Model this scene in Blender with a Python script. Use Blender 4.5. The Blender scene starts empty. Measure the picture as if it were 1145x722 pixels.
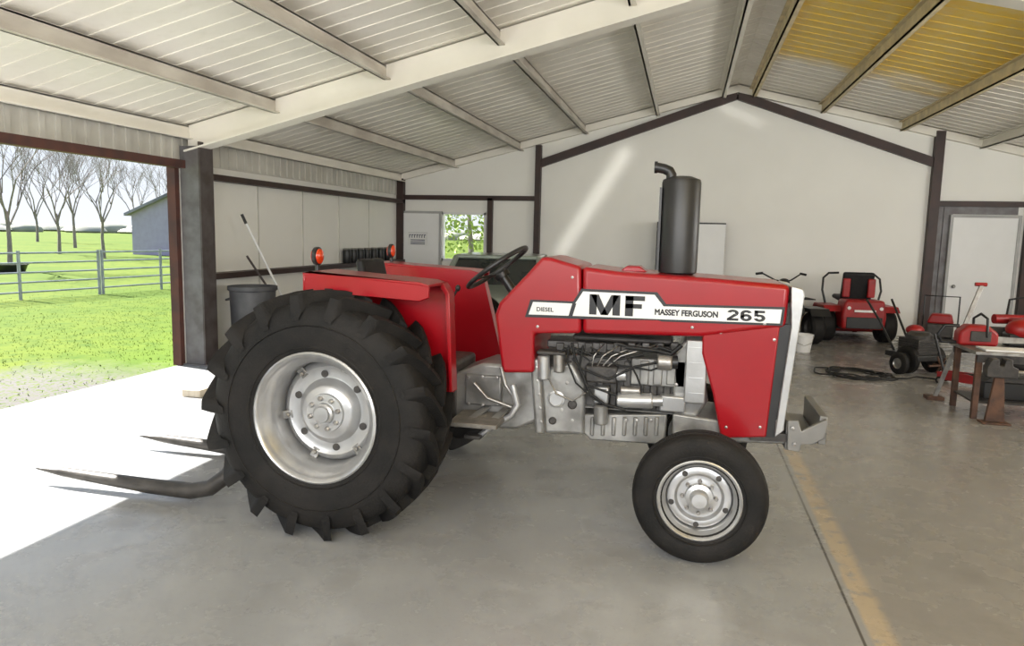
import bpy, bmesh, math, random
from mathutils import Vector, Matrix
random.seed(7)
S=bpy.context.scene; C=S.collection; PI=math.pi
FPX=800.0; H=1.8; PSI=math.radians(13.45); TH=math.radians(7.1); RO=math.radians(1.3)
# ---------- surveying helpers: a photo pixel to a point on a real plane ----------
def ray(px,py):
    dx=px-572.5; dy=py-361; c,s=math.cos(RO),math.sin(RO)
    u=dx*c+dy*s; v=dy*c-dx*s
    fw=FPX*math.cos(TH)-v*math.sin(TH); dn=v*math.cos(TH)+FPX*math.sin(TH)
    return Vector((u*math.cos(PSI)-fw*math.sin(PSI), u*math.sin(PSI)+fw*math.cos(PSI), -dn))
def atY(px,py,Y): r=ray(px,py); t=Y/r.y; return Vector((r.x*t,Y,H+r.z*t))
def atX(px,py,X): r=ray(px,py); t=X/r.x; return Vector((X,r.y*t,H+r.z*t))
def atZ(px,py,Z=0): r=ray(px,py); t=(Z-H)/r.z; return Vector((r.x*t,r.y*t,Z))
def PZ(l,Y): return [(p.x,p.z) for p in (atY(a,b,Y) for a,b in l)]
# ---------- mesh builder ----------
def basis(a):
    a=Vector(a).normalized(); h=Vector((0,0,1)) if abs(a.z)<.9 else Vector((1,0,0))
    b=a.cross(h).normalized(); c=a.cross(b).normalized(); return a,b,c
class MB:
    def __init__(s): s.v=[]; s.f=[]
    def add(s,vs,fs):
        n=len(s.v); s.v+=[tuple(v) for v in vs]; s.f+=[tuple(i+n for i in f) for f in fs]; return s
    def box(s,x0,x1,y0,y1,z0,z1):
        return s.add([(x,y,z) for x in (x0,x1) for y in (y0,y1) for z in (z0,z1)],
            [(0,1,3,2),(4,6,7,5),(0,4,5,1),(2,3,7,6),(0,2,6,4),(1,5,7,3)])
    def bar(s,a,b,w,h,up=(0,0,1)):
        a=Vector(a); b=Vector(b); d=(b-a).normalized(); up=Vector(up)
        sd=d.cross(up).normalized(); u=sd.cross(d).normalized()
        vs=[]
        for p in (a,b):
            for i in (-1,1):
                for j in (-1,1): vs.append(p+sd*(i*w/2)+u*(j*h/2))
        return s.add(vs,[(0,1,3,2),(4,6,7,5),(0,4,5,1),(2,3,7,6),(0,2,6,4),(1,5,7,3)])
    def tube(s,a,b,r,r2=None,n=12):
        return s.path([a,b],[r,r if r2 is None else r2],n)
    def path(s,pts,r,n=8,closed=False):
        pts=[Vector(p) for p in pts]; m=len(pts); vs=[]; fs=[]
        rr=r if isinstance(r,(list,tuple)) else [r]*m
        ref=None
        for i,p in enumerate(pts):
            if closed: d=pts[(i+1)%m]-pts[i-1]
            else: d=pts[min(i+1,m-1)]-pts[max(i-1,0)]
            d.normalize()
            if ref is None: _,b,c=basis(d)
            else:
                b=(ref-d*ref.dot(d)).normalized(); c=d.cross(b)
            ref=b
            for k in range(n):
                t=2*PI*k/n; vs.append(p+(b*math.cos(t)+c*math.sin(t))*rr[i])
        for i in range(m if closed else m-1):
            j=(i+1)%m
            for k in range(n): fs.append((i*n+k,i*n+(k+1)%n,j*n+(k+1)%n,j*n+k))
        if not closed: fs+= [tuple(range(n))[::-1], tuple(range((m-1)*n,m*n))]
        return s.add(vs,fs)
    def prism(s,pts,a0,a1,ax='y'):
        def P(p,q,a): return (p,a,q) if ax=='y' else ((a,p,q) if ax=='x' else (p,q,a))
        n=len(pts); vs=[P(p,q,a0) for p,q in pts]+[P(p,q,a1) for p,q in pts]
        return s.add(vs,[tuple(range(n)),tuple(range(n,2*n))[::-1]]+[(i,(i+1)%n,n+(i+1)%n,n+i) for i in range(n)])
    def lathe(s,prof,c,axis,n=32,closed=False):
        a,b,d=basis(axis); c=Vector(c); vs=[]; fs=[]; m=len(prof)
        for r,h in prof:
            for k in range(n):
                t=2*PI*k/n; vs.append(c+a*h+(b*math.cos(t)+d*math.sin(t))*max(r,1e-4))
        for i in range(m if closed else m-1):
            j=(i+1)%m
            for k in range(n): fs.append((i*n+k,i*n+(k+1)%n,j*n+(k+1)%n,j*n+k))
        return s.add(vs,fs)
    def ell(s,c,rx,ry,rz,n=16,m=10):
        vs=[];fs=[];c=Vector(c)
        for i in range(m+1):
            p=PI*i/m
            for k in range(n):
                t=2*PI*k/n; vs.append(c+Vector((rx*math.sin(p)*math.cos(t),ry*math.sin(p)*math.sin(t),rz*math.cos(p))))
        for i in range(m):
            for k in range(n): fs.append((i*n+k,(i+1)*n+k,(i+1)*n+(k+1)%n,i*n+(k+1)%n))
        return s.add(vs,fs)
    def build(s,name,mat,parent=None,bevel=0,smooth=35,seg=2,recenter=True,raw=False):
        off=Vector((0,0,0)); loc=Vector((0,0,0))
        if parent is not None:
            p=parent
            while p is not None: off+=p.location; p=p.parent
        elif recenter:
            xs=[v[0] for v in s.v]; ys=[v[1] for v in s.v]; zs=[v[2] for v in s.v]
            off=Vector(((min(xs)+max(xs))/2,(min(ys)+max(ys))/2,min(zs))); loc=off
        me=bpy.data.meshes.new(name); me.from_pydata([tuple(Vector(v)-off) for v in s.v],[],s.f)
        if not raw:
            bm=bmesh.new(); bm.from_mesh(me); bmesh.ops.remove_doubles(bm,verts=bm.verts,dist=2e-5)
            bmesh.ops.recalc_face_normals(bm,faces=bm.faces); bm.to_mesh(me); bm.free()
        if smooth:
            for p in me.polygons: p.use_smooth=True
            me.set_sharp_from_angle(angle=math.radians(smooth))
        me.materials.append(mat)
        o=bpy.data.objects.new(name,me); C.objects.link(o); o.location=loc
        if parent is not None: o.parent=parent
        if bevel:
            b=o.modifiers.new('bevel','BEVEL'); b.width=bevel; b.segments=seg; b.limit_method='ANGLE'; b.angle_limit=math.radians(40)
        return o
def pbox(mb,x0,y0,x1,y1,Y0,Y1):
    a=atY(x0,y0,Y0); b=atY(x1,y1,Y0); return mb.box(a.x,b.x,Y0,Y1,b.z,a.z)
def tag(o,label,cat,group=None,kind=None):
    o['label']=label; o['category']=cat
    if group: o['group']=group
    if kind: o['kind']=kind
    return o
def thing(name,label,cat,loc=(0,0,0),rz=0,group=None):
    o=bpy.data.objects.new(name,None); C.objects.link(o); o.empty_display_size=.1
    o.location=loc; o.rotation_euler=(0,0,rz); return tag(o,label,cat,group)
def struct(mb,name,mat,label,cat,**k):
    k.setdefault('recenter',False); k.setdefault('smooth',0)
    return tag(mb.build(name,mat,**k),label,cat,kind='structure')
def dup(root,loc,rz=0,sc=1,label=None):
    r=root.copy(); C.objects.link(r); r.location=loc; r.rotation_euler=(0,0,rz); r.scale=(sc,sc,sc)
    if label: r['label']=label
    for ch in list(root.children):
        c=ch.copy(); C.objects.link(c); c.parent=r
        for g in ch.children:
            d=g.copy(); C.objects.link(d); d.parent=c
    return r
# ---------- materials ----------
def mat(name,c,rough=.5,metal=0,c2=None,sc=4,bump=0,bsc=60,coat=0,spec=None,stretch=None):
    m=bpy.data.materials.new(name); m.use_nodes=True; nt=m.node_tree; b=nt.nodes['Principled BSDF']
    b.inputs['Roughness'].default_value=rough; b.inputs['Metallic'].default_value=metal
    if coat: b.inputs['Coat Weight'].default_value=coat; b.inputs['Coat Roughness'].default_value=.06
    if spec is not None: b.inputs['Specular IOR Level'].default_value=spec
    if c2 is None: c2=tuple(x*.85 for x in c)
    tc=nt.nodes.new('ShaderNodeTexCoord'); src=tc.outputs['Object']
    if stretch:
        mp=nt.nodes.new('ShaderNodeMapping'); mp.inputs['Scale'].default_value=stretch; nt.links.new(src,mp.inputs['Vector']); src=mp.outputs['Vector']
    n=nt.nodes.new('ShaderNodeTexNoise'); n.inputs['Scale'].default_value=sc; n.inputs['Detail'].default_value=5
    nt.links.new(src,n.inputs['Vector'])
    r=nt.nodes.new('ShaderNodeValToRGB'); r.color_ramp.elements[0].position=.35; r.color_ramp.elements[1].position=.65
    r.color_ramp.elements[0].color=(*c2,1); r.color_ramp.elements[1].color=(*c,1)
    nt.links.new(n.outputs['Fac'],r.inputs['Fac']); nt.links.new(r.outputs['Color'],b.inputs['Base Color'])
    if bump:
        n2=nt.nodes.new('ShaderNodeTexNoise'); n2.inputs['Scale'].default_value=bsc; n2.inputs['Detail'].default_value=4
        nt.links.new(tc.outputs['Object'],n2.inputs['Vector'])
        bp=nt.nodes.new('ShaderNodeBump'); bp.inputs['Strength'].default_value=bump; bp.inputs['Distance'].default_value=.02
        nt.links.new(n2.outputs['Fac'],bp.inputs['Height']); nt.links.new(bp.outputs['Normal'],b.inputs['Normal'])
    return m
class NT:
    def __init__(s,m): s.nt=m.node_tree; s.b=s.nt.nodes['Principled BSDF']
    def new(s,t): return s.nt.nodes.new(t)
    def inp(s,sock,v):
        if isinstance(v,(int,float)): sock.default_value=v
        elif isinstance(v,tuple): sock.default_value=(*v,1) if len(v)==3 else v
        else: s.nt.links.new(v,sock)
    def m(s,op,a,b=0.0):
        n=s.new('ShaderNodeMath'); n.operation=op; s.inp(n.inputs[0],a); s.inp(n.inputs[1],b); return n.outputs[0]
    def noise(s,vec,sc,det=5,rough=.5):
        n=s.new('ShaderNodeTexNoise'); n.inputs['Scale'].default_value=sc; n.inputs['Detail'].default_value=det; n.inputs['Roughness'].default_value=rough
        s.nt.links.new(vec,n.inputs['Vector']); return n.outputs['Fac']
    def mr(s,v,a,b,lo=0.0,hi=1.0):
        n=s.new('ShaderNodeMapRange'); n.inputs[1].default_value=a; n.inputs[2].default_value=b; n.inputs[3].default_value=lo; n.inputs[4].default_value=hi
        s.nt.links.new(v,n.inputs[0]); return n.outputs[0]
    def mix(s,f,a,b):
        n=s.new('ShaderNodeMix'); n.data_type='RGBA'; s.inp(n.inputs[0],f); s.inp(n.inputs[6],a); s.inp(n.inputs[7],b); return n.outputs[2]
    def pos(s):
        tc=s.new('ShaderNodeTexCoord'); sp=s.new('ShaderNodeSeparateXYZ'); s.nt.links.new(tc.outputs['Object'],sp.inputs[0])
        return tc.outputs['Object'],sp.outputs[0],sp.outputs[1],sp.outputs[2]
def newmat(name,rough=.5):
    m=bpy.data.materials.new(name); m.use_nodes=True; n=NT(m); n.b.inputs['Roughness'].default_value=rough; return m,n
# concrete slab
mConc,n=newmat('concrete',.42); v,x,y,z=n.pos()
n1=n.noise(v,.55,8,.6); n2=n.noise(v,3.2,8,.65); n3=n.noise(v,40,4)
col=n.mix(n.mr(n1,.35,.65),(.31,.315,.32),(.415,.42,.42))
col=n.mix(n.mr(n2,.48,.70,0,.6),col,(.27,.27,.265))
xx=n.m('ADD',x,n.m('MULTIPLY',n.m('SUBTRACT',n2,.5),.05))
side=n.mr(xx,.90,.98)
col=n.mix(n.m('MULTIPLY',side,.65),col,n.mix(n.mr(n2,.3,.7),(.215,.195,.175),(.315,.295,.27)))
band=n.m('MULTIPLY',n.m('MULTIPLY',n.mr(xx,.905,.925),n.mr(xx,1.05,1.0)),n.mr(n.noise(v,9,5),.34,.46))
col=n.mix(n.m('MULTIPLY',band,.8),col,(.52,.42,.29))
dk=n.mr(n.m('ABSOLUTE',n.m('SUBTRACT',x,.875)),.004,.010,.85,0.0); col=n.mix(dk,col,(.05,.045,.04))
st=n.mr(n.noise(v,1.7,4),.58,.74); col=n.mix(n.m('MULTIPLY',st,.35),col,(.17,.15,.13))
col=n.mix(n.mr(n3,.58,.75,0,.25),col,(.19,.19,.185))
n.inp(n.b.inputs['Base Color'],col); n.inp(n.b.inputs['Roughness'],n.mr(n2,.3,.7,.18,.34))
bp=n.new('ShaderNodeBump'); bp.inputs['Strength'].default_value=.06; bp.inputs['Distance'].default_value=.006; n.nt.links.new(n3,bp.inputs['Height']); n.nt.links.new(bp.outputs[0],n.b.inputs['Normal'])
# ceiling sheet
mCeil,n=newmat('ceiling_sheet',.5); v,x,y,z=n.pos()
n1=n.noise(v,1.2,6); n2=n.noise(v,7,6)
col=n.mix(n.mr(n1,.35,.65),(.83,.79,.71),(.91,.87,.79))
col=n.mix(n.mr(n2,.55,.8,0,.4),col,(.72,.68,.59))
yy=n.m('ADD',y,n.m('MULTIPLY',n.m('SUBTRACT',n.noise(v,1.2,3),.5),2.5))
mk=n.m('MULTIPLY',n.m('MULTIPLY',n.mr(x,1.12,1.2),n.mr(x,3.95,3.8)),n.mr(yy,12.9,11.9))
mk2=n.m('MULTIPLY',n.m('MULTIPLY',n.mr(x,3.8,3.9),n.mr(x,6.7,6.5)),n.mr(yy,11.6,10.2,0,.8))
mk=n.m('MAXIMUM',mk,mk2)
gold=n.mix(n.mr(n2,.4,.7),(.92,.64,.10),(.88,.67,.22))
col=n.mix(mk,col,gold); n.inp(n.b.inputs['Base Color'],col)
# ground
mGrd,n=newmat('ground',.9); v,x,y,z=n.pos(); n.b.inputs['Specular IOR Level'].default_value=.1
n1=n.noise(v,.25,5); n2=n.noise(v,3,6,.7); n3=n.noise(v,25,4)
col=n.mix(n.mr(n1,.35,.65),(.066,.112,.007),(.105,.138,.011)); col=n.mix(n.mr(n2,.45,.7),col,(.046,.088,.006))
gr=n.m('MULTIPLY',n.mr(n.m('ADD',x,n.m('MULTIPLY',n.m('SUBTRACT',n2,.5),3.0)),-8.8,-7.9),n.mr(n.m('ADD',y,n.m('MULTIPLY',n2,1.5)),9.0,7.6))
col=n.mix(n.m('MULTIPLY',gr,n.mr(n3,.36,.5)),col,(.13,.122,.118))
n.inp(n.b.inputs['Base Color'],col)
mRed=mat('red_paint',(.34,.002,.008),.28,0,(.30,.002,.007),2,coat=.3)
mRedW=mat('worn_red_paint',(.36,.010,.012),.4,0,(.25,.009,.010),8)
mTire=mat('tire_rubber',(.007,.0066,.0062),.7,0,(.016,.014,.0125),6,.2,90,spec=.3)
mSil=mat('silver_paint',(.55,.55,.55),.30,.7,(.46,.46,.46),9,.04,60)
mSilD=mat('greasy_silver_paint',(.38,.375,.36),.36,.55,(.19,.185,.175),6,.06,40)
mBlock=mat('shaded_grey_block',(.13,.125,.12),.42,.5,(.05,.047,.044),8,.12,50)  # darkened so the shade between the engine parts is in the colour
mSteel=mat('bare_steel',(.42,.41,.39),.38,.8,(.28,.26,.24),12,.1,60)
mDark=mat('dark_cast_iron',(.035,.033,.032),.5,.2,(.07,.063,.057),14,.2,60)
mTine=mat('dark_worn_steel',(.085,.078,.07),.5,.4,(.05,.045,.04),9,.1,60)
mBlk=mat('black_paint',(.012,.012,.013),.38,0,(.02,.02,.02),5)
mRub=mat('black_rubber',(.010,.010,.010),.55,0,(.018,.018,.018),8,spec=.3)
mVin=mat('black_vinyl',(.008,.008,.009),.55,0,(.014,.014,.014),9,.1,120,spec=.3)
mWht=mat('white_decal',(.80,.80,.78),.4,0,(.76,.76,.74),3)
mBlkD=mat('black_decal',(.010,.010,.012),.4)
mOrg=mat('orange_lens',(.75,.06,.008),.2,0,(.62,.04,.006),10,coat=.5)
mRust=mat('rusty_steel',(.15,.075,.045),.7,.1,(.07,.04,.03),9,.25,50)
mBrn=mat('brown_steel_frame',(.050,.025,.02),.5,.1,(.034,.02,.017),5)
mBrnL=mat('red_oxide_steel',(.10,.036,.026),.6,0,(.06,.028,.025),5)
mGryS=mat('grey_primed_steel',(.18,.175,.18),.5,.2,(.115,.105,.105),5)
mGryB=mat('brownish_grey_steel',(.10,.085,.083),.5,.2,(.06,.045,.042),5)
mFrm=mat('light_grey_frame',(.42,.42,.41),.5,0,(.36,.36,.35),4)
mWall=mat('white_wall_panel',(.90,.885,.83),.55,0,(.87,.855,.80),1.2)
mWallG=mat('pale_metal_siding',(.66,.64,.58),.5,.1,(.54,.52,.47),2.5)
mCream=mat('cream_steel',(.90,.86,.77),.5,0,(.83,.79,.70),1.6)
mPurl=mat('weathered_purlin',(.72,.68,.60),.55,0,(.50,.45,.39),4,stretch=(1,.3,1))
mPurY=mat('foam_stained_purlin',(.80,.67,.42),.6,0,(.62,.52,.34),5)
mDoor=mat('white_door_paint',(.84,.84,.83),.5,0,(.80,.80,.79),2)
mWood=mat('pale_wood',(.58,.51,.40),.7,0,(.50,.43,.33),6,stretch=(8,1,1))
mRubMat=mat('worn_grey_step_plate',(.24,.225,.20),.6,.2,(.15,.14,.125),12,.3,80)
mHouse=mat('blue_grey_siding',(.42,.37,.55),.7,0,(.38,.33,.50),3)
mRoof=mat('slate_shingle',(.32,.30,.40),.8,0,(.26,.24,.34),3)
mBark=mat('grey_bark',(.27,.225,.21),.9,0,(.20,.165,.16),8)
mLeaf=mat('fresh_leaf',(.33,.42,.04),.6,0,(.18,.30,.03),2)
mBlade=mat('grass_blade',(.082,.126,.008),.7,0,(.058,.100,.006),.8,spec=.1)
mPipe=mat('grey_pipe_paint',(.27,.29,.31),.5,.2,(.19,.21,.23),4)
mOlive=mat('grey_olive_car_paint',(.30,.34,.29),.3,.1,(.26,.30,.25),4,coat=.6)
mGlassD=mat('dark_car_glass',(.02,.025,.025),.08,0,(.03,.035,.03),3,spec=.8)
mBin=mat('charcoal_plastic',(.075,.075,.08),.55,0,(.045,.045,.05),6)
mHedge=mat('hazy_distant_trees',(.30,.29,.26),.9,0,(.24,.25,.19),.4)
mGlass=bpy.data.materials.new('window_glass'); mGlass.use_nodes=True
nt=mGlass.node_tree; nt.nodes.remove(nt.nodes['Principled BSDF'])
a=nt.nodes.new('ShaderNodeBsdfTransparent'); g=nt.nodes.new('ShaderNodeBsdfGlossy'); g.inputs['Roughness'].default_value=.02
mx=nt.nodes.new('ShaderNodeMixShader'); mx.inputs[0].default_value=.06
nt.links.new(a.outputs[0],mx.inputs[1]); nt.links.new(g.outputs[0],mx.inputs[2]); nt.links.new(mx.outputs[0],nt.nodes['Material Output'].inputs[0])
# ---------- building shell ----------
XL=-6.31; XR=7.99; RX=.84; ZR=4.81; SL=.245; YB=15.2; YF=-4.0
def roof(x): return ZR-SL*abs(x-RX)
EV=roof(XL)
struct(MB().box(XL-.06,XR+.06,YF,YB+.2,-.2,0),'floor',mConc,'stained grey concrete slab floor','floor')
struct(MB().box(-300,120,-120,300,-.3,-.06),'ground',mGrd,'green grassy ground outside the building','ground')
cl=MB()
for sx in (XL-.3,XR+.3):
    cl.prism([(sx,roof(sx)),(RX,ZR),(RX,ZR+.05),(sx,roof(sx)+.05)],YF,YB+.3)
yy=YF+.1
while yy<YB:
    for sx in (XL,XR):
        a=Vector((sx,yy,roof(sx)-.003)); b=Vector((RX,yy,ZR-.003)); cl.bar(a,b,.045,.010,(0,0,1))
    yy+=.27
struct(cl,'ceiling',mCeil,'ribbed pale metal roof underside with yellow foam on the right slope','ceiling')
# window opening in back wall
wa=atY(494,237,YB); wb=atY(543,293,YB)
wx0,wx1,wz0,wz1=wa.x,wb.x,wb.z,wa.z
bw=MB()
bw.prism([(XL,0),(wx0,0),(wx0,roof(wx0)),(XL,EV)],YB,YB+.12)
bw.prism([(wx0,0),(wx1,0),(wx1,wz0),(wx0,wz0)],YB,YB+.12)
bw.prism([(wx0,wz1),(wx1,wz1),(wx1,roof(wx1)),(wx0,roof(wx0))],YB,YB+.12)
bw.prism([(wx1,0),(XR,0),(XR,EV),(RX,ZR),(wx1,roof(wx1))],YB,YB+.12)
struct(bw,'wall_back',mWall,'white gabled back wall of the shop','wall')
DY0,DY1,DZ=1.6,8.0,2.60
lw=MB()
lw.box(XL-.1,XL,YF,DY0,0,EV+.02); lw.box(XL-.1,XL,DY1,YB,0,EV+.02); lw.box(XL-.1,XL,DY0,DY1,DZ,EV+.02)
struct(lw,'wall_left',mWall,'white left side wall with the big open doorway','wall')
sd=MB(); yy=DY0
while yy<YB-.1:
    sd.box(XL,XL+.025,yy,yy+.06,DZ+.02,EV-.02); yy+=.19
sd.box(XL,XL+.008,DY0,YB,DZ,EV-.01)
struct(sd,'trim_1',mWallG,'ribbed pale metal siding band above the doorway','siding')
struct(MB().box(XR,XR+.1,YF,YB,0,EV+.02),'wall_right',mWall,'plain right side wall','wall')
# main frame: cream rafter and columns
rf=MB()
for sx,dp in ((XL+.1,.34),(XR-.1,.20)):
    rf.prism([(sx,roof(sx)-.02),(RX,ZR-.02),(RX,ZR-dp),(sx,roof(sx)-dp)],8.06,8.12)
    rf.prism([(sx,roof(sx)-dp+.01),(RX,ZR-dp+.01),(RX,ZR-dp-.01),(sx,roof(sx)-dp-.01)],7.97,8.21)
struct(rf,'trim_2',mCream,'wide cream steel rafter crossing the ceiling','beam')
rf=MB()
for sx in (XL+.1,XR-.1):
    rf.prism([(sx,roof(sx)-.02),(RX,ZR-.02),(RX,ZR-.16),(sx,roof(sx)-.16)],YB-.12,YB)
struct(rf,'trim_3',mCream,'thin cream rafter along the top of the back wall','beam')
cm=MB(); cm.box(XL+.02,XL+.30,8.0,8.02,0,EV-.25); cm.box(XL+.02,XL+.30,8.20,8.22,0,EV-.25); cm.box(XL+.14,XL+.17,8.02,8.2,0,EV-.25)
cm.box(XL,XL+.36,7.96,8.26,0,.02)
struct(cm,'trim_4',mGryS,'grey steel column beside the open doorway','column')
cm=MB(); cm.box(XL+.30,XL+.325,7.98,8.24,.02,EV-.2)
struct(cm,'trim_5',mGryB,'brownish grey flange of the doorway column','column')
struct(MB().box(XL-.02,XL+.1,DY0,8.0,DZ-.07,DZ+.03),'trim_6',mBrnL,'rust red steel header over the open doorway','header')
jm=MB(); jm.box(XL-.12,XL-.0,7.92,8.0,0,DZ); jm.box(XL-.12,XL,DY0,DY0+.1,0,DZ)
struct(jm,'trim_7',mBrnL,'rust red door jamb of the open doorway','jamb')
gt=MB(); gt.box(XL,XL+.16,8.2,YB,2.42,2.50); struct(gt,'trim_8',mBrn,'upper dark brown girt on the left wall','girt')
gt=MB(); gt.box(XL,XL+.2,8.2,YB,1.10,1.18); struct(gt,'trim_9',mBrn,'lower dark brown girt on the left wall','girt')
sm=MB()
for yy in (9.7,11.0,12.3,13.6): sm.box(XL,XL+.012,yy,yy+.025,0,2.42)
struct(sm,'trim_10',mWallG,'panel seam battens on the left wall','trim')
# back wall framing
def onB(px,py): return atY(px,py,YB-.1)
pL=onB(603,183); pR=onB(1047,182); ap=atY(825,106,YB-.1)
tb=MB()
for p in (pL,pR):
    tb.bar((p.x,YB-.06,p.z),(ap.x,YB-.06,ap.z),.10,.16,(0,0,1))
struct(tb,'trim_11',mBrn,'dark brown gable beam on the back wall','beam')
xl=pL.x; xr=pR.x
struct(MB().box(xl-.08,xl+.04,YB-.14,YB,0,roof(xl)-.18),'trim_12',mBrn,'dark brown post left of the large white back panel','post')
struct(MB().box(xr-.05,xr+.11,YB-.14,YB,0,roof(xr)-.05),'trim_13',mBrn,'dark brown post right of the large white back panel','post')
struct(MB().box(XL,XL+.16,YB-.14,YB,0,EV-.1),'trim_14',mBrn,'dark brown corner post of the back wall','post')
zb=onB(520,221).z
struct(MB().box(XL+.1,xl,YB-.1,YB,zb-.05,zb+.05),'trim_15',mBrn,'dark brown girt over the back window','girt')
bx=onB(547,250).x
struct(MB().box(bx-.05,bx+.06,YB-.1,YB,0,zb),'trim_16',mBrn,'dark brown stud right of the back window','post')
zr=onB(1100,228).z
struct(MB().box(xr,XR,YB-.1,YB,zr-.05,zr+.05),'trim_17',mBrn,'dark brown girt over the right back door','girt')
sb=MB(); k=xr+.1
d0=atY(1066,243,YB-.05); d1=atY(1139,243,YB-.05)
while k<d0.x-.05: sb.box(k,k+.05,YB-.04,YB,0,zr); k+=.13
sb.box(xr+.1,d0.x,YB-.015,YB,0,zr); sb.box(d0.x,d1.x,YB-.015,YB,d0.z+.06,zr)
struct(sb,'trim_18',mGryS,'grey ribbed siding beside the right back door','siding')
dr=MB(); dr.box(d0.x,d1.x,YB-.06,YB,0,d0.z)
o=struct(dr,'door_1',mDoor,'white walk door at the right end of the back wall','door')
MB().box(d0.x-.05,d0.x,YB-.08,YB,0,d0.z+.05).box(d1.x,d1.x+.05,YB-.08,YB,0,d0.z+.05).box(d0.x,d1.x,YB-.08,YB,d0.z,d0.z+.05).build('door_frame',mFrm,o)
MB().ell((d0.x+.1,YB-.1,1.0),.035,.035,.035).build('door_knob',mSteel,o)
gx=d1.x+.12
struct(MB().box(gx,gx+.12,YB-.12,YB,0,zr),'trim_19',mBrn,'dark brown post right of the white walk door','post')
e0=atY(444,238,YB-.08); e1=atY(491,238,YB-.08)
dr=MB(); dr.box(e0.x,e1.x,YB-.1,YB-.02,0,e0.z)
o=struct(dr,'door_2',mDoor,'white door with a small sign in the back left corner','door')
MB().box(e0.x-.05,e0.x,YB-.09,YB,0,e0.z+.05).box(e1.x,e1.x+.05,YB-.09,YB,0,e0.z+.05).box(e0.x,e1.x,YB-.09,YB,e0.z,e0.z+.05).build('door_frame',mFrm,o)
MB().ell((e1.x-.08,YB-.13,1.0),.03,.03,.03).build('door_knob',mSteel,o)
s0=atY(456,259,YB-.12); s1=atY(478,275,YB-.12)
sg=tag(MB().box(s0.x,s1.x,YB-.115,YB-.101,s1.z,s0.z).build('sign',mWht),'small white notice sign with dark lettering on the corner door','sign')
tx=MB(); w=s1.x-s0.x; hh=s0.z-s1.z
tx.box(s0.x+.01,s1.x-.01,YB-.118,YB-.114,s0.z-.05*hh,s0.z-.012)
for i in range(7):
    a=s0.x+w*(.07+.125*i); tx.box(a,a+w*.035,YB-.118,YB-.114,s0.z-hh*.42,s0.z-hh*.18); tx.box(a,a+w*.09,YB-.118,YB-.114,s0.z-hh*.24,s0.z-hh*.18)
for r in (.55,.70,.83): tx.box(s0.x+w*.14,s1.x-w*.14,YB-.118,YB-.114,s0.z-hh*(r+.06),s0.z-hh*r)
tx.build('lettering',mat('navy_ink',(.02,.03,.10),.5),sg)
wf=MB(); t=.05
wf.box(wx0,wx1,YB-.03,YB+.1,wz1-t,wz1).box(wx0,wx1,YB-.03,YB+.1,wz0,wz0+t).box(wx0,wx0+t,YB-.03,YB+.1,wz0,wz1).box(wx1-t,wx1,YB-.03,YB+.1,wz0,wz1)
o=struct(wf,'window_1',mDoor,'white framed window in the back wall','window')
MB().box(wx0+t,wx1-t,YB+.04,YB+.045,wz0+t,wz1-t).build('pane',mGlass,o)
# purlins (each a structural member)
k=20
for i,(x,m) in enumerate([(-6.2,mCream),(-4.97,mPurl),(-3.52,mPurl),(-2.15,mPurl),(-.71,mCream),(.55,mCream),(1.12,mPurY),(2.40,mPurY),(3.83,mPurY),(5.2,mCream),(6.65,mPurl)]):
    z=roof(x)-.02; p=MB()
    p.box(x-.012,x+.012,YF,YB-.02,z-.17,z); p.box(x-.012,x+.07,YF,YB-.02,z-.17,z-.155); p.box(x-.07,x+.012,YF,YB-.02,z-.02,z-.005)
    struct(p,'trim_%d'%k,m,'roof purlin running the length of the ceiling, number %d from the left wall'%(i+1),'purlin'); k+=1
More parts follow.
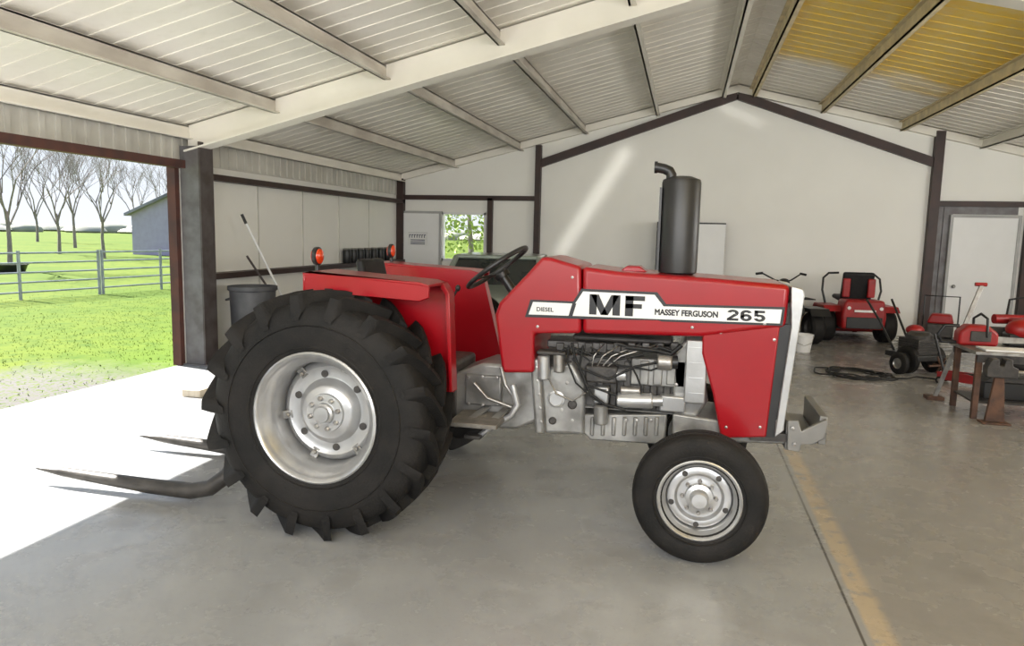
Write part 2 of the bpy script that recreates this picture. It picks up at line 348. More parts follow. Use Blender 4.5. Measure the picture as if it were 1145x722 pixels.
# ---------- tractor ----------
TY=4.70; HY0=4.40; HY1=5.00
wc=atY(348.5,472.5,3.61); WX=wc.x; WZ=.722
fc=atY(782,560,3.91); FX=fc.x; FZ=.367
T=thing('tractor','red farm tractor with silver wheels parked across the shop floor','tractor',(WX+1.1,TY,0))
def rear_wheel(out):
    c=Vector((WX,TY+out*.88,WZ)); ax=(0,out,0)
    rim=MB().lathe([(.388,.180),(.388,.192),(.378,.198),(.366,.192),(.358,.172),(.348,.152),(.318,.125),(.312,.06),(.312,-.06),(.345,-.13),(.36,-.18),(.388,-.19)],c,ax,56).build('rear_wheel',mSil,T,smooth=50)
    t=MB(); half=[(.352,.150),(.372,.178),(.392,.186),(.43,.200),(.50,.212),(.56,.214),(.610,.203),(.645,.186),(.668,.160),(.676,.09)]
    t.lathe(half+[(.678,0)]+[(r,-h) for r,h in half[::-1]],c,ax,72)
    t.lathe([(.408,.191),(.414,.199),(.420,.196)],c,ax,72); t.lathe([(.535,.212),(.540,.219),(.546,.213)],c,ax,72)
    NL=18; a,b,d=basis(ax)
    for sd in (1,-1):
        for i in range(NL):
            th=2*PI*(i+(.5 if sd<0 else 0))/NL
            vs=[];st=[(-.012,.737,.66,-.02,.034),(.06,.737,.66,.09,.034),(.13,.734,.655,.20,.036),(.190,.728,.635,.285,.039),(.211,.717,.61,.31,.040),(.219,.650,.59,.325,.037),(.216,.585,.570,.33,.026)]
            for h,rt,rb,an,w in st:
                for r,q in ((rt,-w*.9),(rt,w*.9),(rb,w*1.2),(rb,-w*1.2)):
                    g=th+an+q; vs.append(c+a*(h*sd+(.006*sd if h>.2 else 0))+(b*math.cos(g)+d*math.sin(g))*r)
            m=len(st); fs=[(0,1,2,3),((m-1)*4,(m-1)*4+3,(m-1)*4+2,(m-1)*4+1)]
            for s in range(m-1):
                for e in range(4): fs.append((s*4+e,s*4+(e+1)%4,s*4+4+(e+1)%4,s*4+4+e))
            t.add(vs,fs)
    t.build('tire',mTire,rim,smooth=40)
    MB().lathe([(.314,-.05),(.300,-.02),(.27,-.005),(.24,-.02),(.20,-.015),(.165,.03),(.15,.04),(.0,.04)],c,ax,48).build('disc',mSil,rim,smooth=40)
    MB().lathe([(.118,.035),(.115,.058),(.065,.062),(.062,.082),(.05,.090),(.045,.104),(.0,.106)],c,ax,32).build('hub',mSil,rim,smooth=30)
    for i in range(8):
        g=2*PI*(i+.3)/8; p=c+(b*math.cos(g)+d*math.sin(g))*.092
        MB().lathe([(.015,.05),(.015,.078),(.010,.082),(0,.082)],p,ax,6).build('wheel_bolt',mSteel,rim,smooth=20)
    for i in range(6):
        g=2*PI*(i+.15)/6; q=b*math.cos(g)+d*math.sin(g); p=c+q*.285; tn=a.cross(q)
        m=MB(); m.bar(p-a*.018-q*.03,p-a*.006+q*.03,.05,.018,a)
        m.build('rim_clamp',mSilD,rim,bevel=.004)
        MB().lathe([(.014,-.01),(.014,.016),(.009,.020),(0,.020)],p-q*.008,ax,6).build('clamp_bolt',mSteel,rim,smooth=20)
    for i in range(6):
        g=2*PI*(i+.65)/6; q=b*math.cos(g)+d*math.sin(g)
        MB().lathe([(.022,-.02),(.022,-.010),(0,-.010)],c+q*.225,ax,14).build('disc_hole',mDark,rim)
    return rim
def front_wheel(out):
    c=Vector((FX,TY+out*.69,FZ)); ax=(0,out,0)
    rim=MB().lathe([(.230,.080),(.230,.090),(.223,.094),(.214,.088),(.207,.070),(.188,.055),(.182,.03),(.182,-.03),(.21,-.07),(.230,-.09)],c,ax,48).build('front_wheel',mSil,T,smooth=50)
    half=[(.202,.072),(.220,.088),(.240,.090),(.272,.100),(.315,.102),(.342,.092),(.358,.078),(.364,.064),(.368,.045),(.356,.042),(.356,.034),(.370,.030),(.371,.012),(.360,.009)]
    t=MB().lathe(half+[(r,-h) for r,h in half[::-1]],c,ax,64); t.lathe([(.246,.092),(.251,.099),(.256,.097)],c,ax,64)
    t.build('tire',mTire,rim,smooth=30)
    MB().lathe([(.184,.0),(.172,.028),(.150,.038),(.135,.034),(.120,.012),(.105,.010),(.10,.012),(0,.012)],c,ax,40).build('disc',mSil,rim,smooth=40)
    MB().lathe([(.078,.01),(.075,.038),(.052,.045),(.048,.085),(.040,.095),(.0,.098)],c,ax,32).build('hub',mSil,rim,smooth=30)
    a,b,d=basis(ax)
    for i in range(8):
        g=2*PI*i/8; p=c+(b*math.cos(g)+d*math.sin(g))*.092
        MB().lathe([(.012,.008),(.012,.036),(.008,.040),(0,.040)],p,ax,6).build('wheel_bolt',mSteel,rim,smooth=20)
    for i in range(5):
        g=2*PI*(i+.2)/5; p=c+(b*math.cos(g)+d*math.sin(g))*.155
        MB().lathe([(.016,.03),(.016,.038),(0,.0385)],p,ax,12).build('disc_hole',mDark,rim)
    return rim
rear_wheel(-1); rear_wheel(1); front_wheel(-1); front_wheel(1)
# sheet metal
hood=MB().prism(PZ([(651,298),(690,303.5),(800,311.5),(884,319),(879,366),(785,377),(651,373)],HY0),HY0,HY1).build('hood',mRed,T,bevel=.03,seg=4)
MB().prism(PZ([(606,287),(616,288),(649.5,298),(649.5,373),(597,373),(597,417),(561,417),(556,378),(553,352),(558,338),(590,305)],HY0),HY0,HY1).build('cowl',mRed,T,bevel=.022,seg=3)
MB().prism(PZ([(786,364),(873,362),(857,489),(806,490),(797,440),(785,395)],HY0+.012),HY0+.012,HY1-.012).build('side_panel',mRed,T,bevel=.012)
GP=[(885,320),(898,323),(900,330),(876,482),(866,489),(885,366)]
gr=MB().prism(PZ(GP,HY0-.006),HY0-.006,HY0+.05)
gr.prism(PZ(GP,HY0-.006),HY1-.05,HY1+.006)
q=PZ([(886,321),(897,324),(893,345),(884,345)],HY0); gr.prism(q,HY0,HY1)
q=PZ([(878,468),(877,481),(866,488),(868,470)],HY0); gr.prism(q,HY0,HY1)
grille=gr.build('grille_frame',mSil,T,bevel=.005)
MB().prism(PZ([(872,364),(886,362),(867,489),(856,489)],HY0+.018),HY0+.018,HY1-.018).build('grille_seal',mBlk,grille)
q=PZ([(880,340),(890,340),(872,475),(862,475)],HY0); MB().prism(q,HY0+.05,HY1-.05).build('grille',mDark,grille)
for dy in (.17,.43):
    p=atY(894,352,HY0); MB().lathe([(.075,0),(.075,.02),(.06,.03),(0,.035)],(p.x-.01,HY0+dy,p.z),(1,0,-.15),24).build('headlight',mWht,grille)
p0=atY(690,303,HY0); p1=atY(722,303,HY0)
MB().prism([(p0.x,p0.z-.01),(p0.x+.04,p0.z+.025),(p1.x-.05,p0.z+.025),(p1.x,p0.z-.01)],TY-.1,TY+.1).build('hood_scoop',mRed,T,bevel=.008)
for px,py in ((640,310),(601,365),(774,366),(855,362),(806,372),(866,380),(812,478),(850,478)):
    p=atY(px,py,HY0); MB().lathe([(.009,0),(.009,.004),(0,.006)],(p.x,HY0+.012 if py>369 else HY0,p.z),(0,-1,0),10).build('screw',mSteel,T)
# decals
def decal(l,Y,m,name,par): return MB().prism(PZ(l,Y),Y,Y+.003).build(name,m,par,smooth=0)
Yd=HY0-.0045
decal([(593,334.8),(641,336.8),(650,322.6),(735,326.6),(745,339.8),(878,343.2),(875,364.4),(740,359.4),(736,358),(648,356.5),(587,354.4)],Yd+.002,mBlkD,'decal_border',hood)
st=decal([(596,337.4),(643,339.4),(652,325.7),(732,329.5),(742,342.5),(874.5,346),(872,361.6),(739,356.8),(650,353.4),(591,351.4)],Yd,mWht,'decal_stripe',hood)
decal([(640,339),(644.5,339.2),(640,353.6),(635.5,353.4)],Yd-.002,mBlkD,'decal_slash',hood)
def text(s,x0,y0,x1,y1,Y,m,par,bold=.0,name='lettering'):
    cu=bpy.data.curves.new('t','FONT'); cu.body=s; cu.size=1; cu.bevel_depth=bold; cu.bevel_resolution=0; cu.extrude=.02
    ob=bpy.data.objects.new('t',cu); C.objects.link(ob); dg=bpy.context.evaluated_depsgraph_get(); dg.update()
    me=bpy.data.meshes.new_from_object(ob.evaluated_get(dg)); bpy.data.objects.remove(ob)
    xs=[v.co.x for v in me.vertices]; ys=[v.co.y for v in me.vertices]
    ym=(y0+y1)/2; xm=(x0+x1)/2
    X0=atY(x0,ym,Y).x; X1=atY(x1,ym,Y).x; Z1=atY(xm,y0,Y).z; Z0=atY(xm,y1,Y).z
    b=MB()
    for v in me.vertices:
        b.v.append((X0+(v.co.x-min(xs))/(max(xs)-min(xs))*(X1-X0),Y-.0012-v.co.z*.008,Z0+(v.co.y-min(ys))/(max(ys)-min(ys))*(Z1-Z0)))
    b.f=[tuple(p.vertices) for p in me.polygons]
    return b.build(name,m,par,smooth=0,raw=True)
def glyphs(polys,x0,y0,x1,y1,Y,m,par):
    "heavy block letters drawn as convex pieces in a unit box"
    ym=(y0+y1)/2; xm=(x0+x1)/2
    X0=atY(x0,ym,Y).x; X1=atY(x1,ym,Y).x; Z1=atY(xm,y0,Y).z; Z0=atY(xm,y1,Y).z
    b=MB()
    for p in polys: b.prism([(X0+u*(X1-X0),Z0+v*(Z1-Z0)) for u,v in p],Y-.0015,Y-.0002)
    return b.build('lettering',m,par,smooth=0)
M_=[[(0,0),(.135,0),(.135,1),(0,1)],[(.425,0),(.56,0),(.56,1),(.425,1)],[(.02,1),(.165,1),(.345,0),(.215,0)],[(.395,1),(.54,1),(.345,0),(.215,0)]]
F_=[[(.65,0),(.795,0),(.795,1),(.65,1)],[(.65,.77),(1,.77),(1,1),(.65,1)],[(.65,.39),(.95,.39),(.95,.61),(.65,.61)]]
glyphs(M_+F_,659,330.0,721,352.8,Yd,mBlkD,hood)
def arc(cx,cy,rx,ry,a0,a1,w,wy,n=10):
    out=[]
    for i in range(n):
        g0=math.radians(a0+(a1-a0)*i/n); g1=math.radians(a0+(a1-a0)*(i+1)/n)
        out.append([(cx+rx*math.cos(g0),cy+ry*math.sin(g0)),(cx+rx*math.cos(g1),cy+ry*math.sin(g1)),(cx+(rx-w)*math.cos(g1),cy+(ry-wy)*math.sin(g1)),(cx+(rx-w)*math.cos(g0),cy+(ry-wy)*math.sin(g0))])
    return out
W_,Wy=.095,.21
two=arc(.15,.70,.15,.30,170,-35,W_,Wy)+[[(.28,.53),(.18,.62),(.0,.17),(.08,.10)],[(0,0),(.30,0),(.30,.21),(0,.21)]]
six=arc(.50,.32,.15,.32,0,360,W_,Wy,16)+[[(.35,.32),(.445,.32),(.445,.70),(.35,.70)]]+arc(.50,.68,.15,.32,20,180,W_,Wy)
five=[[(.71,.79),(.98,.79),(.98,1),(.71,1)],[(.71,.44),(.805,.52),(.805,1),(.71,1)]]+arc(.85,.33,.15,.33,-170,140,W_,Wy,14)
glyphs(two+six+five,813,346.6,856,359.0,Yd,mBlkD,hood)
text('MASSEY FERGUSON',732,346.6,803,353.6,Yd,mBlkD,hood,.045)
text('DIESEL',600,343.4,619,348.2,Yd,mBlkD,hood,.025)
# fenders
def fender(side,xr0,dx,lx):
    def y(d): return TY+side*d
    a,b=sorted((y(.56),y(.88))); m=MB(); A,B_,C_=-1.46+dx,-1.40+dx,-1.355+dx
    m.prism([(xr0,1.545),(xr0+.05,1.556),(A,1.515),(B_,1.50),(B_,1.485),(A,1.498),(xr0+.05,1.538),(xr0,1.528)],a,b)
    a2,b2=sorted((y(.865),y(.88))); m.prism([(xr0,1.545),(xr0+.05,1.556),(A,1.515),(B_,1.50),(B_,1.43),(A,1.405),(xr0,1.44)],a2,b2)
    a3,b3=sorted((y(.56),y(.575))); m.prism([(xr0,1.54),(B_,1.50),(C_,1.44),(-1.33,.84),(-1.45,.72),(-1.9,.8),(xr0,1.2)],a3,b3)
    a4,b4=sorted((y(.56),y(.655))); m.prism([(B_,1.50),(C_,1.44),(-1.33,.84),(-1.35,.84),(C_-.03,1.43),(B_-.02,1.48)],a4,b4)
    m.box(xr0,xr0+.012,a,b,1.44,1.545)
    f=m.build('fender',mRed,T,bevel=.005)
    ly=y(.76); k=MB()
    k.tube((lx,ly,1.54),(lx,ly,1.60),.014); k.lathe([(.046,-.016),(.056,-.01),(.056,.010),(.046,.016)],(lx,ly,1.640),(1,0,0),20)
    g=k.build('flasher',mBlk,f)
    k=MB()
    for s in (-1,1): k.lathe([(.048,.008),(.044,.020),(.026,.028),(0,.031)],(lx,ly,1.640),(s,0,0),20)
    k.build('flasher_lens',mOrg,f)
fender(-1,-2.19,0,-2.16); fender(1,-2.44,-.13,-2.33)
# seat, platform, controls
st=MB(); st.prism([(-2.10,1.14),(-1.62,1.17),(-1.60,1.24),(-2.05,1.22),(-2.14,1.61),(-2.20,1.60)],TY-.19,TY+.19); st.build('seat',mVin,T,bevel=.03,seg=4)
st=MB(); st.tube((-1.9,TY,.95),(-1.9,TY,1.16),.05); st.build('seat_post',mBlk,T)
k=MB(); pbox(k,484,338,504,364,4.42,4.52); k.build('control_console',mBlk,T,bevel=.015)
for (a,b) in (((500,345),(512,322)),((492,342),(500,330))):
    k=MB(); p=atY(*a,4.5); q=atY(*b,4.5); k.tube(p,q,.008); k.ell(q,.018,.018,.022); k.build('control_lever',mBlk,T)
wcn=atY(556,299,TY); nrm=Vector((-math.sin(.63),0,math.cos(.63))); a,b,c=basis(nrm)
wr=.235; k=MB(); k.path([wcn+(b*math.cos(2*PI*i/40)+c*math.sin(2*PI*i/40))*wr for i in range(40)],.016,10,True)
sw=k.build('steering_wheel',mBlk,T,smooth=60)
k=MB(); k.lathe([(.05,-.05),(.055,-.02),(.045,.0),(0,.005)],wcn-nrm*.03,nrm,20); k.build('hub_cap',mBlk,sw)
for i in range(3):
    g=2*PI*i/3+.5; q=b*math.cos(g)+c*math.sin(g); k=MB(); k.path([wcn-nrm*.045+q*.03,wcn-nrm*.02+q*.13,wcn+q*wr],.008,6); k.build('spoke',mBlk,sw)
k=MB(); k.tube(wcn-nrm*.04,wcn-nrm*.45,.028,.04,14); k.build('steering_column',mBlk,T)
k=MB(); k.prism(PZ([(606,293),(610,293),(566,348),(560,346),(566,338)],HY0+.06),HY0+.06,HY1-.06); k.build('dash_panel',mBlk,T,bevel=.004)
k=MB(); p=atY(502,449,4.16); q=atY(556,470,4.16); k.box(p.x,q.x,4.14,4.48,.60,.63); k.build('footstep',mRubMat,T,bevel=.006)
k=MB(); k.bar((p.x+.1,4.2,.61),(p.x+.16,4.5,.66),.05,.012); k.build('step_bracket',mSilD,T)
k=MB(); k.bar((q.x-.08,4.2,.60),(q.x-.02,4.5,.66),.05,.012); k.build('step_bracket',mSilD,T)
k=MB(); k.box(p.x,q.x,4.92,5.26,.60,.63); k.build('footstep',mRubMat,T,bevel=.006)
def ppath(l,Y,r,name,m,n=8,par=None):
    k=MB(); k.path([atY(a,b,(Y if not isinstance(Y,(list,tuple)) else Y[i])) for i,(a,b) in enumerate(l)],r,n); return k.build(name,m,par or T,smooth=60)
ppath([(573,430),(579,452),(572,464),(548,478),(533,489)],4.36,[.022,.024,.02,.018,.016],'brake_pedal_arm',mSil)
ppath([(560,410),(565,430),(579,450)],4.38,.012,'brake_rod',mSteel)
ppath([(530,428),(545,445),(572,455)],4.38,.011,'clutch_rod',mSteel)
k=MB(); p=atY(533,487,4.36); k.box(p.x-.07,p.x+.04,4.30,4.40,p.z-.01,p.z+.015); k.build('pedal_pad',mDark,T,bevel=.006)
# driveline
k=MB(); k.prism(PZ([(505,418),(540,406),(596,410),(602,470),(578,480),(505,478)],4.5),4.5,4.9)
k.prism(PZ([(592,402),(603,400),(609,486),(598,486)],4.44),4.44,4.96)
k.build('transmission',mSilD,T,bevel=.02,seg=3)
k=MB(); k.box(WX-.30,WX+.58,4.44,4.96,WZ-.2,WZ+.22); k.lathe([(.2,.24),(.16,.34),(.11,.44),(.10,.72)],(WX,TY,WZ),(0,-1,0),24); k.lathe([(.2,.24),(.16,.34),(.11,.44),(.10,.72)],(WX,TY,WZ),(0,1,0),24)
k.build('rear_axle',mBlock,T,bevel=.03,seg=3)
k=MB(); pbox(k,520,418,560,455,4.46,4.52); k.build('gearbox_cover',mSilD,T,bevel=.012)
for px,py in ((524,422),(540,421),(556,422),(524,451),(540,452),(556,451),(601,410),(602,425),(604,440),(605,455),(606,470)):
    p=atY(px,py,4.46); yq=4.46 if px<570 else 4.44
    MB().lathe([(.011,0),(.011,.012),(0,.014)],(p.x,yq,p.z),(0,-1,0),6).build('casing_bolt',mSteel,T,smooth=20)
k=MB(); k.prism(PZ([(603,412),(640,404),(654,430),(654,487),(608,485)],4.48),4.48,4.92); k.build('bell_housing',mSilD,T,bevel=.025,seg=3)
for (cx0,cy0,rr) in ((622,446,.055),(640,452,.03),(618,470,.025)):
    p=atY(cx0,cy0,4.48); MB().lathe([(rr,0),(rr,.012),(rr*.8,.016),(rr*.75,.010),(0,.010)],(p.x,4.482,p.z),(0,-1,0),20).build('cover_plate',mSil if rr>.05 else mDark,T)
k=MB(); pbox(k,606,394,766,462,4.54,4.86)
for i in range(6): pbox(k,668+i*15,404,674+i*15,458,4.52,4.55)
k.build('engine_block',mBlock,T,bevel=.008)
k=MB(); pbox(k,612,380,764,397,4.57,4.83); 
for i in range(9): pbox(k,622+i*16,383,630+i*16,395,4.55,4.58)
k.build('cylinder_head',mBlock,T,bevel=.006)
k=MB(); pbox(k,645,455,770,463,4.50,4.9); k.build('pan_rail',mSilD,T,bevel=.006)
k=MB(); pbox(k,706,400,766,434,4.50,4.56); 
for px in (716,731,746): pbox(k,px,403,px+9,431,4.488,4.51)
k.build('side_cover',mSilD,T,bevel=.008)
k=MB(); pbox(k,640,374,752,386,4.58,4.82); k.build('valve_cover',mDark,T,bevel=.015)
k=MB(); k.prism(PZ([(650,463),(746,463),(744,489),(736,497),(660,492),(652,484)],4.5),4.5,4.9)
for i in range(7): pbox(k,660+i*12,466,664+i*12,488,4.488,4.51)
k.build('oil_pan',mSilD,T,bevel=.012)
k=MB(); k.prism(PZ([(752,398),(766,380),(784,383),(792,448),(778,470),(752,470)],4.5),4.5,4.9); k.build('timing_cover',mSilD,T,bevel=.02,seg=3)
k=MB(); pbox(k,768,380,788,452,4.43,4.97); k.build('radiator',mSil,T,bevel=.008)
for i in range(4):
    k=MB(); pbox(k,770,388+i*17,786,390+i*17,4.424,4.44); k.build('radiator_rib',mSil,T)
def cyl(px0,py0,px1,py1,Y,r,name,m,r2=None,n=18,bev=0):
    k=MB(); k.tube(atY(px0,py0,Y),atY(px1,py1,Y),r,r2,n); return k.build(name,m,T,smooth=40,bevel=bev)
cyl(690,447,730,448,4.45,.048,'starter_motor',mSil,bev=.008); cyl(694,436,716,437,4.44,.026,'starter_solenoid',mSteel,bev=.005)
cyl(730,448,741,448,4.45,.034,'starter_nose',mSil)
cyl(608,397,608,424,4.44,.04,'fuel_filter',mSil,bev=.01); cyl(625,394,625,416,4.44,.036,'fuel_filter',mSteel,bev=.01)
k=MB(); pbox(k,600,392,632,398,4.40,4.5); k.build('filter_head',mDark,T,bevel=.008)
cyl(735,404,752,405,4.43,.05,'alternator',mSteel,bev=.01); cyl(752,405,758,405,4.43,.04,'pulley',mBlk)
k=MB(); pbox(k,654,408,690,430,4.43,4.54); k.build('injection_pump',mDark,T,bevel=.015)
cyl(690,419,700,419,4.47,.04,'pump_flange',mSil)
k=MB(); pbox(k,738,442,766,462,4.44,4.52); k.build('engine_mount',mSil,T,bevel=.01)
k=MB(); pbox(k,664,432,680,452,4.44,4.52); k.build('oil_filter_head',mSil,T,bevel=.01)
cyl(672,452,672,474,4.46,.045,'oil_filter',mSilD,bev=.012)
for l,r,m in (([(640,384),(643,400),(652,420),(660,440),(676,452),(700,458)],.009,mRub),([(652,386),(648,410),(655,430),(690,442)],.008,mRub),
    ([(622,394),(640,388),(665,398),(690,402),(720,396)],.007,mRub),([(640,400),(650,412),(680,424),(710,410),(742,404)],.008,mRub),
    ([(762,386),(750,396),(735,392),(700,388)],.014,mRub),([(645,392),(660,404),(668,398),(690,394),(705,398)],.006,mRub),([(700,398),(712,420),(718,436)],.006,mRub),
    ([(636,386),(634,404),(644,428),(664,446),(686,456)],.006,mRub),([(660,388),(690,408),(728,414),(744,408)],.006,mRub),([(690,384),(720,392),(738,388),(756,394)],.010,mRub)):
    ppath(l,4.415,r,'hose',m)
for i in range(4):
    ppath([(662+i*6,409),(664+i*10,398),(672+i*18,388),(676+i*20,384)],[4.43,4.40,4.46,4.56],.0045,'fuel_line',mSteel,6)
ppath([(614,424),(622,440),(640,448),(660,436)],4.43,.006,'fuel_line',mSteel,6)
for px,py in ((616,440),(628,458),(640,470),(634,428),(712,470),(728,470),(700,470),(756,430),(760,455)):
    p=atY(px,py,4.48); MB().lathe([(.012,0),(.012,.016),(0,.018)],(p.x,4.492,p.z),(0,-1,0),6).build('engine_bolt',mSteel,T,smooth=20)
# front axle and bumper
k=MB(); k.prism(PZ([(752,462),(806,470),(862,485),(882,486),(880,497),(800,494),(752,490)],4.45),4.45,4.95); k.build('front_support',mSilD,T,bevel=.012)
k=MB(); k.bar((FX,4.10,FZ+.09),(FX,5.30,FZ+.09),.10,.11)
for y in (4.15,5.25): k.tube((FX,y,FZ-.04),(FX,y,FZ+.26),.035)
for y,o in ((4.15,-1),(5.25,1)): k.tube((FX,y,FZ),(FX,y+o*.12,FZ),.03)
k.build('front_axle',mSilD,T,bevel=.01)
k=MB(); k.tube((FX-.14,4.15,FZ+.22),(FX-.14,5.25,FZ+.22),.014); k.bar((FX,4.17,FZ+.24),(FX-.16,4.15,FZ+.22),.04,.02); k.bar((FX,5.23,FZ+.24),(FX-.16,5.25,FZ+.22),.04,.02); k.build('tie_rod',mSteel,T)
p=atY(880,468,4.42); q=atY(926,470,4.42); zt=atY(926,466,4.42).z; zl=atY(900,496,4.42).z
mBump=mat('grey_painted_bumper',(.25,.245,.235),.45,.3,(.18,.175,.165),3)
k=MB(); k.box(q.x-.045,q.x,4.43,5.0,zl,zt); k.box(p.x+.045,q.x-.05,4.43,5.0,zl,zl+.045); k.box(p.x,p.x+.04,4.43,5.0,zl-.05,zt-.05)
k.prism(PZ([(881,470),(893,470),(896,482),(924,469),(926,473),(922,490),(908,497),(896,497),(894,505),(880,503)],4.40),4.395,4.428)
bpm=k.build('front_bumper',mBump,T,bevel=.005)
for px in (886,888):
    p2=atY(px,478 if px==886 else 496,4.40); MB().lathe([(.012,0),(.012,.012),(0,.014)],(p2.x,4.395,p2.z),(0,-1,0),6).build('bumper_bolt',mSteel,bpm,smooth=20)
for dy in (0,.52):
    k=MB(); k.bar(atY(838,487,4.44)+Vector((0,dy,0)),atY(886,489,4.44)+Vector((0,dy,0)),.04,.05); k.build('bumper_arm',mDark,T)
# exhaust
mz0=atY(760,306,TY-.04).z; mz1=atY(760,201,TY-.04).z; mxc=atY(760,250,TY-.04).x; my=TY-.04
k=MB(); k.lathe([(.0,mz0-.03),(.07,mz0-.03),(.10,mz0),(.118,mz0+.01),(.120,mz0+.03),(.120,mz1-.02),(.114,mz1),(.06,mz1+.02),(0,mz1+.02)],(mxc,my,0),(0,0,1),28); ml=k.build('muffler',mBlk,T,smooth=30)
k=MB(); k.box(mxc-.130,mxc-.116,my-.05,my+.05,mz0+.02,mz1-.05); k.build('muffler_seam',mBlk,ml)
tp=atY(751,192,my); k=MB(); k.path([(tp.x,my,mz1),(tp.x,my,tp.z-.02),(tp.x-.012,my,tp.z+.002),(tp.x-.045,my,tp.z+.018),(tp.x-.10,my,tp.z+.028)],[.032,.032,.032,.031,.031],16); k.build('exhaust_elbow',mBlk,T,smooth=50)
k=MB(); k.lathe([(.037,0),(.037,.018)],(tp.x-.088,my,tp.z+.027),(-1,0,.0),18); k.build('exhaust_rim',mBlk,T)
# ---------- bale fork ----------
B=thing('bale_fork','steel fork with two long pointed tines behind the tractor','bale fork',(-2.85,4.5,0))
def tine(yq,tip):
    k=MB(); k.path([(tip,yq,.105),(tip+.22,yq,.10),(-3.4,yq,.075),(-3.08,yq,.075),(-2.94,yq+.01,.11),(-2.84,yq+.05,.19),(-2.79,yq+.1,.30),(-2.79,yq+.12,.42)],[.008,.032,.050,.053,.053,.053,.050,.050],10)
    k.build('tine',mTine,B,smooth=60)
tine(3.92,-4.32); tine(4.80,-4.24)
k=MB(); k.bar((-2.80,3.98,.40),(-2.80,5.3,.40),.08,.10); k.bar((-2.80,4.4,.40),(-2.74,4.6,1.05),.06,.06); k.bar((-2.80,5.0,.40),(-2.74,4.8,1.05),.06,.06); k.bar((-2.74,4.55,1.05),(-2.74,4.85,1.05),.07,.07)
k.build('frame',mRust,B,bevel=.005)
for y in (4.35,5.05): 
    k=MB(); k.bar((-2.78,y,.42),(WX-.25,y,.50),.05,.05); k.build('lower_link',mDark,B)
# ---------- bin, broom, block, cans ----------
c=Vector((-5.70,8.62,0))
B=thing('trash_bin','round charcoal plastic bin against the left wall behind the tractor wheel','bin',c)
k=MB().lathe([(0,.0),(.25,0),(.27,.03),(.30,.95),(.325,.97),(.325,1.02),(.30,1.02),(.285,.96),(.25,.06),(0,.05)],c,(0,0,1),32); k.build('body',mBin,B,smooth=40)
for s in (-1,1):
    k=MB().path([(c.x+s*.30,c.y-.08,.84),(c.x+s*.36,c.y-.08,.82),(c.x+s*.36,c.y+.08,.82),(c.x+s*.30,c.y+.08,.84)],.015); k.build('handle',mBin,B)
p=atX(271,241,-6.08)
q=atX(300,326,-5.95)
bt=Vector((-5.62,q.y+.35,.03))
B=thing('broom','long white handled broom leaning on the left wall beside the bin','broom',bt)
k=MB().tube(bt+Vector((0,0,.16)),p,.017); k.build('handle',mDoor,B)
k=MB().prism([(bt.x-.13,.0),(bt.x+.13,.0),(bt.x+.05,.22),(bt.x-.05,.22)],bt.y-.03,bt.y+.03); k.build('bristles',mWood,B)
k=MB().tube(p-(p-bt).normalized()*.12,p+(p-bt).normalized()*.02,.021); k.build('grip',mBlk,B)
sp1=atX(276,286,-6.1); sp0=Vector((-5.66,sp1.y+.55,.03))
B=thing('shovel','shorter dark handled shovel leaning beside the long broom','shovel',sp0)
MB().tube(sp0+Vector((0,0,.25)),sp1,.016).build('handle',mGryB,B)
MB().prism([(sp0.x-.05,0),(sp0.x+.05,0),(sp0.x+.11,.10),(sp0.x+.10,.28),(sp0.x-.10,.28),(sp0.x-.11,.10)],sp0.y-.012,sp0.y+.012).build('blade',mSteel,B)
p=atZ(217,443); tag(MB().box(p.x-.11,p.x+.11,p.y-.05,p.y+.10,0,.08).build('wood_block',mWood,bevel=.008),'pale wooden block on the floor by the doorway column','block')
pr=None
for i in range(7):
    p=atX(388+i*7.5,289,XL+.1); zb2=1.18
    if pr is None:
        pr=thing('paint_can','dark can in the row on the lower girt of the left wall','can',(p.x,p.y,zb2),0,'dark cans on the left wall girt')
        w=(p.x,p.y,zb2); MB().lathe([(0,0),(.075,0),(.08,.01),(.08,.22),(.07,.25)],w,(0,0,1),18).build('body',mBlk,pr); MB().lathe([(.07,.25),(.075,.27),(.05,.28),(0,.28)],w,(0,0,1),18).build('lid',mSteel,pr)
    else: dup(pr,(p.x,p.y,zb2))
# ---------- car behind ----------
V=thing('car','pale grey green car parked behind the tractor under the back window','car',(0,0,0))
k=MB(); k.prism([(-1.95,.32),(-2.0,.6),(-1.9,.80),(-1.0,.95),(1.75,.95),(1.95,.8),(1.97,.35)],-.88,.88,'x'); k.build('body',mOlive,V,bevel=.07,seg=4)
k=MB(); vs=[]
for y,z,w in ((-1.0,.94,.82),(-.5,1.37,.70),(1.05,1.38,.70),(1.7,.94,.80)): vs+=[(-w,y,z),(w,y,z)]
k.add(vs,[(0,1,3,2),(2,3,5,4),(4,5,7,6),(0,2,4,6),(1,7,5,3),(0,6,7,1)]); k.build('windows',mGlassD,V,bevel=.02)
k=MB(); k.box(-.73,.73,-.54,1.08,1.36,1.43); k.build('roof',mOlive,V,bevel=.03,seg=3)
for s in (-1,1):
    for a,b in (((.83,-1.02,.93),(.71,-.5,1.39)),((.81,1.72,.94),(.71,1.07,1.39)),((.83,.3,.93),(.71,.3,1.39))):
        k=MB(); k.bar((a[0]*s,a[1],a[2]),(b[0]*s,b[1],b[2]),.08,.06); k.build('pillar',mOlive,V)
    for y in (-1.25,1.2):
        k=MB(); k.lathe([(.0,.0),(.19,.0),(.21,.02),(.30,.02),(.31,0),(.31,-.18),(0,-.18)],(s*.89,y,.31),(s,0,0),24); k.build('wheel',mTire,V)
    k=MB(); k.ell((s*.97,-.75,1.0),.09,.05,.06); k.build('side_mirror',mOlive,V)
    k=MB(); k.lathe([(.09,0),(.09,.03),(0,.05)],(s*.62,-1.93,.66),(0,-1,.1),18); k.build('headlight',mWht,V)
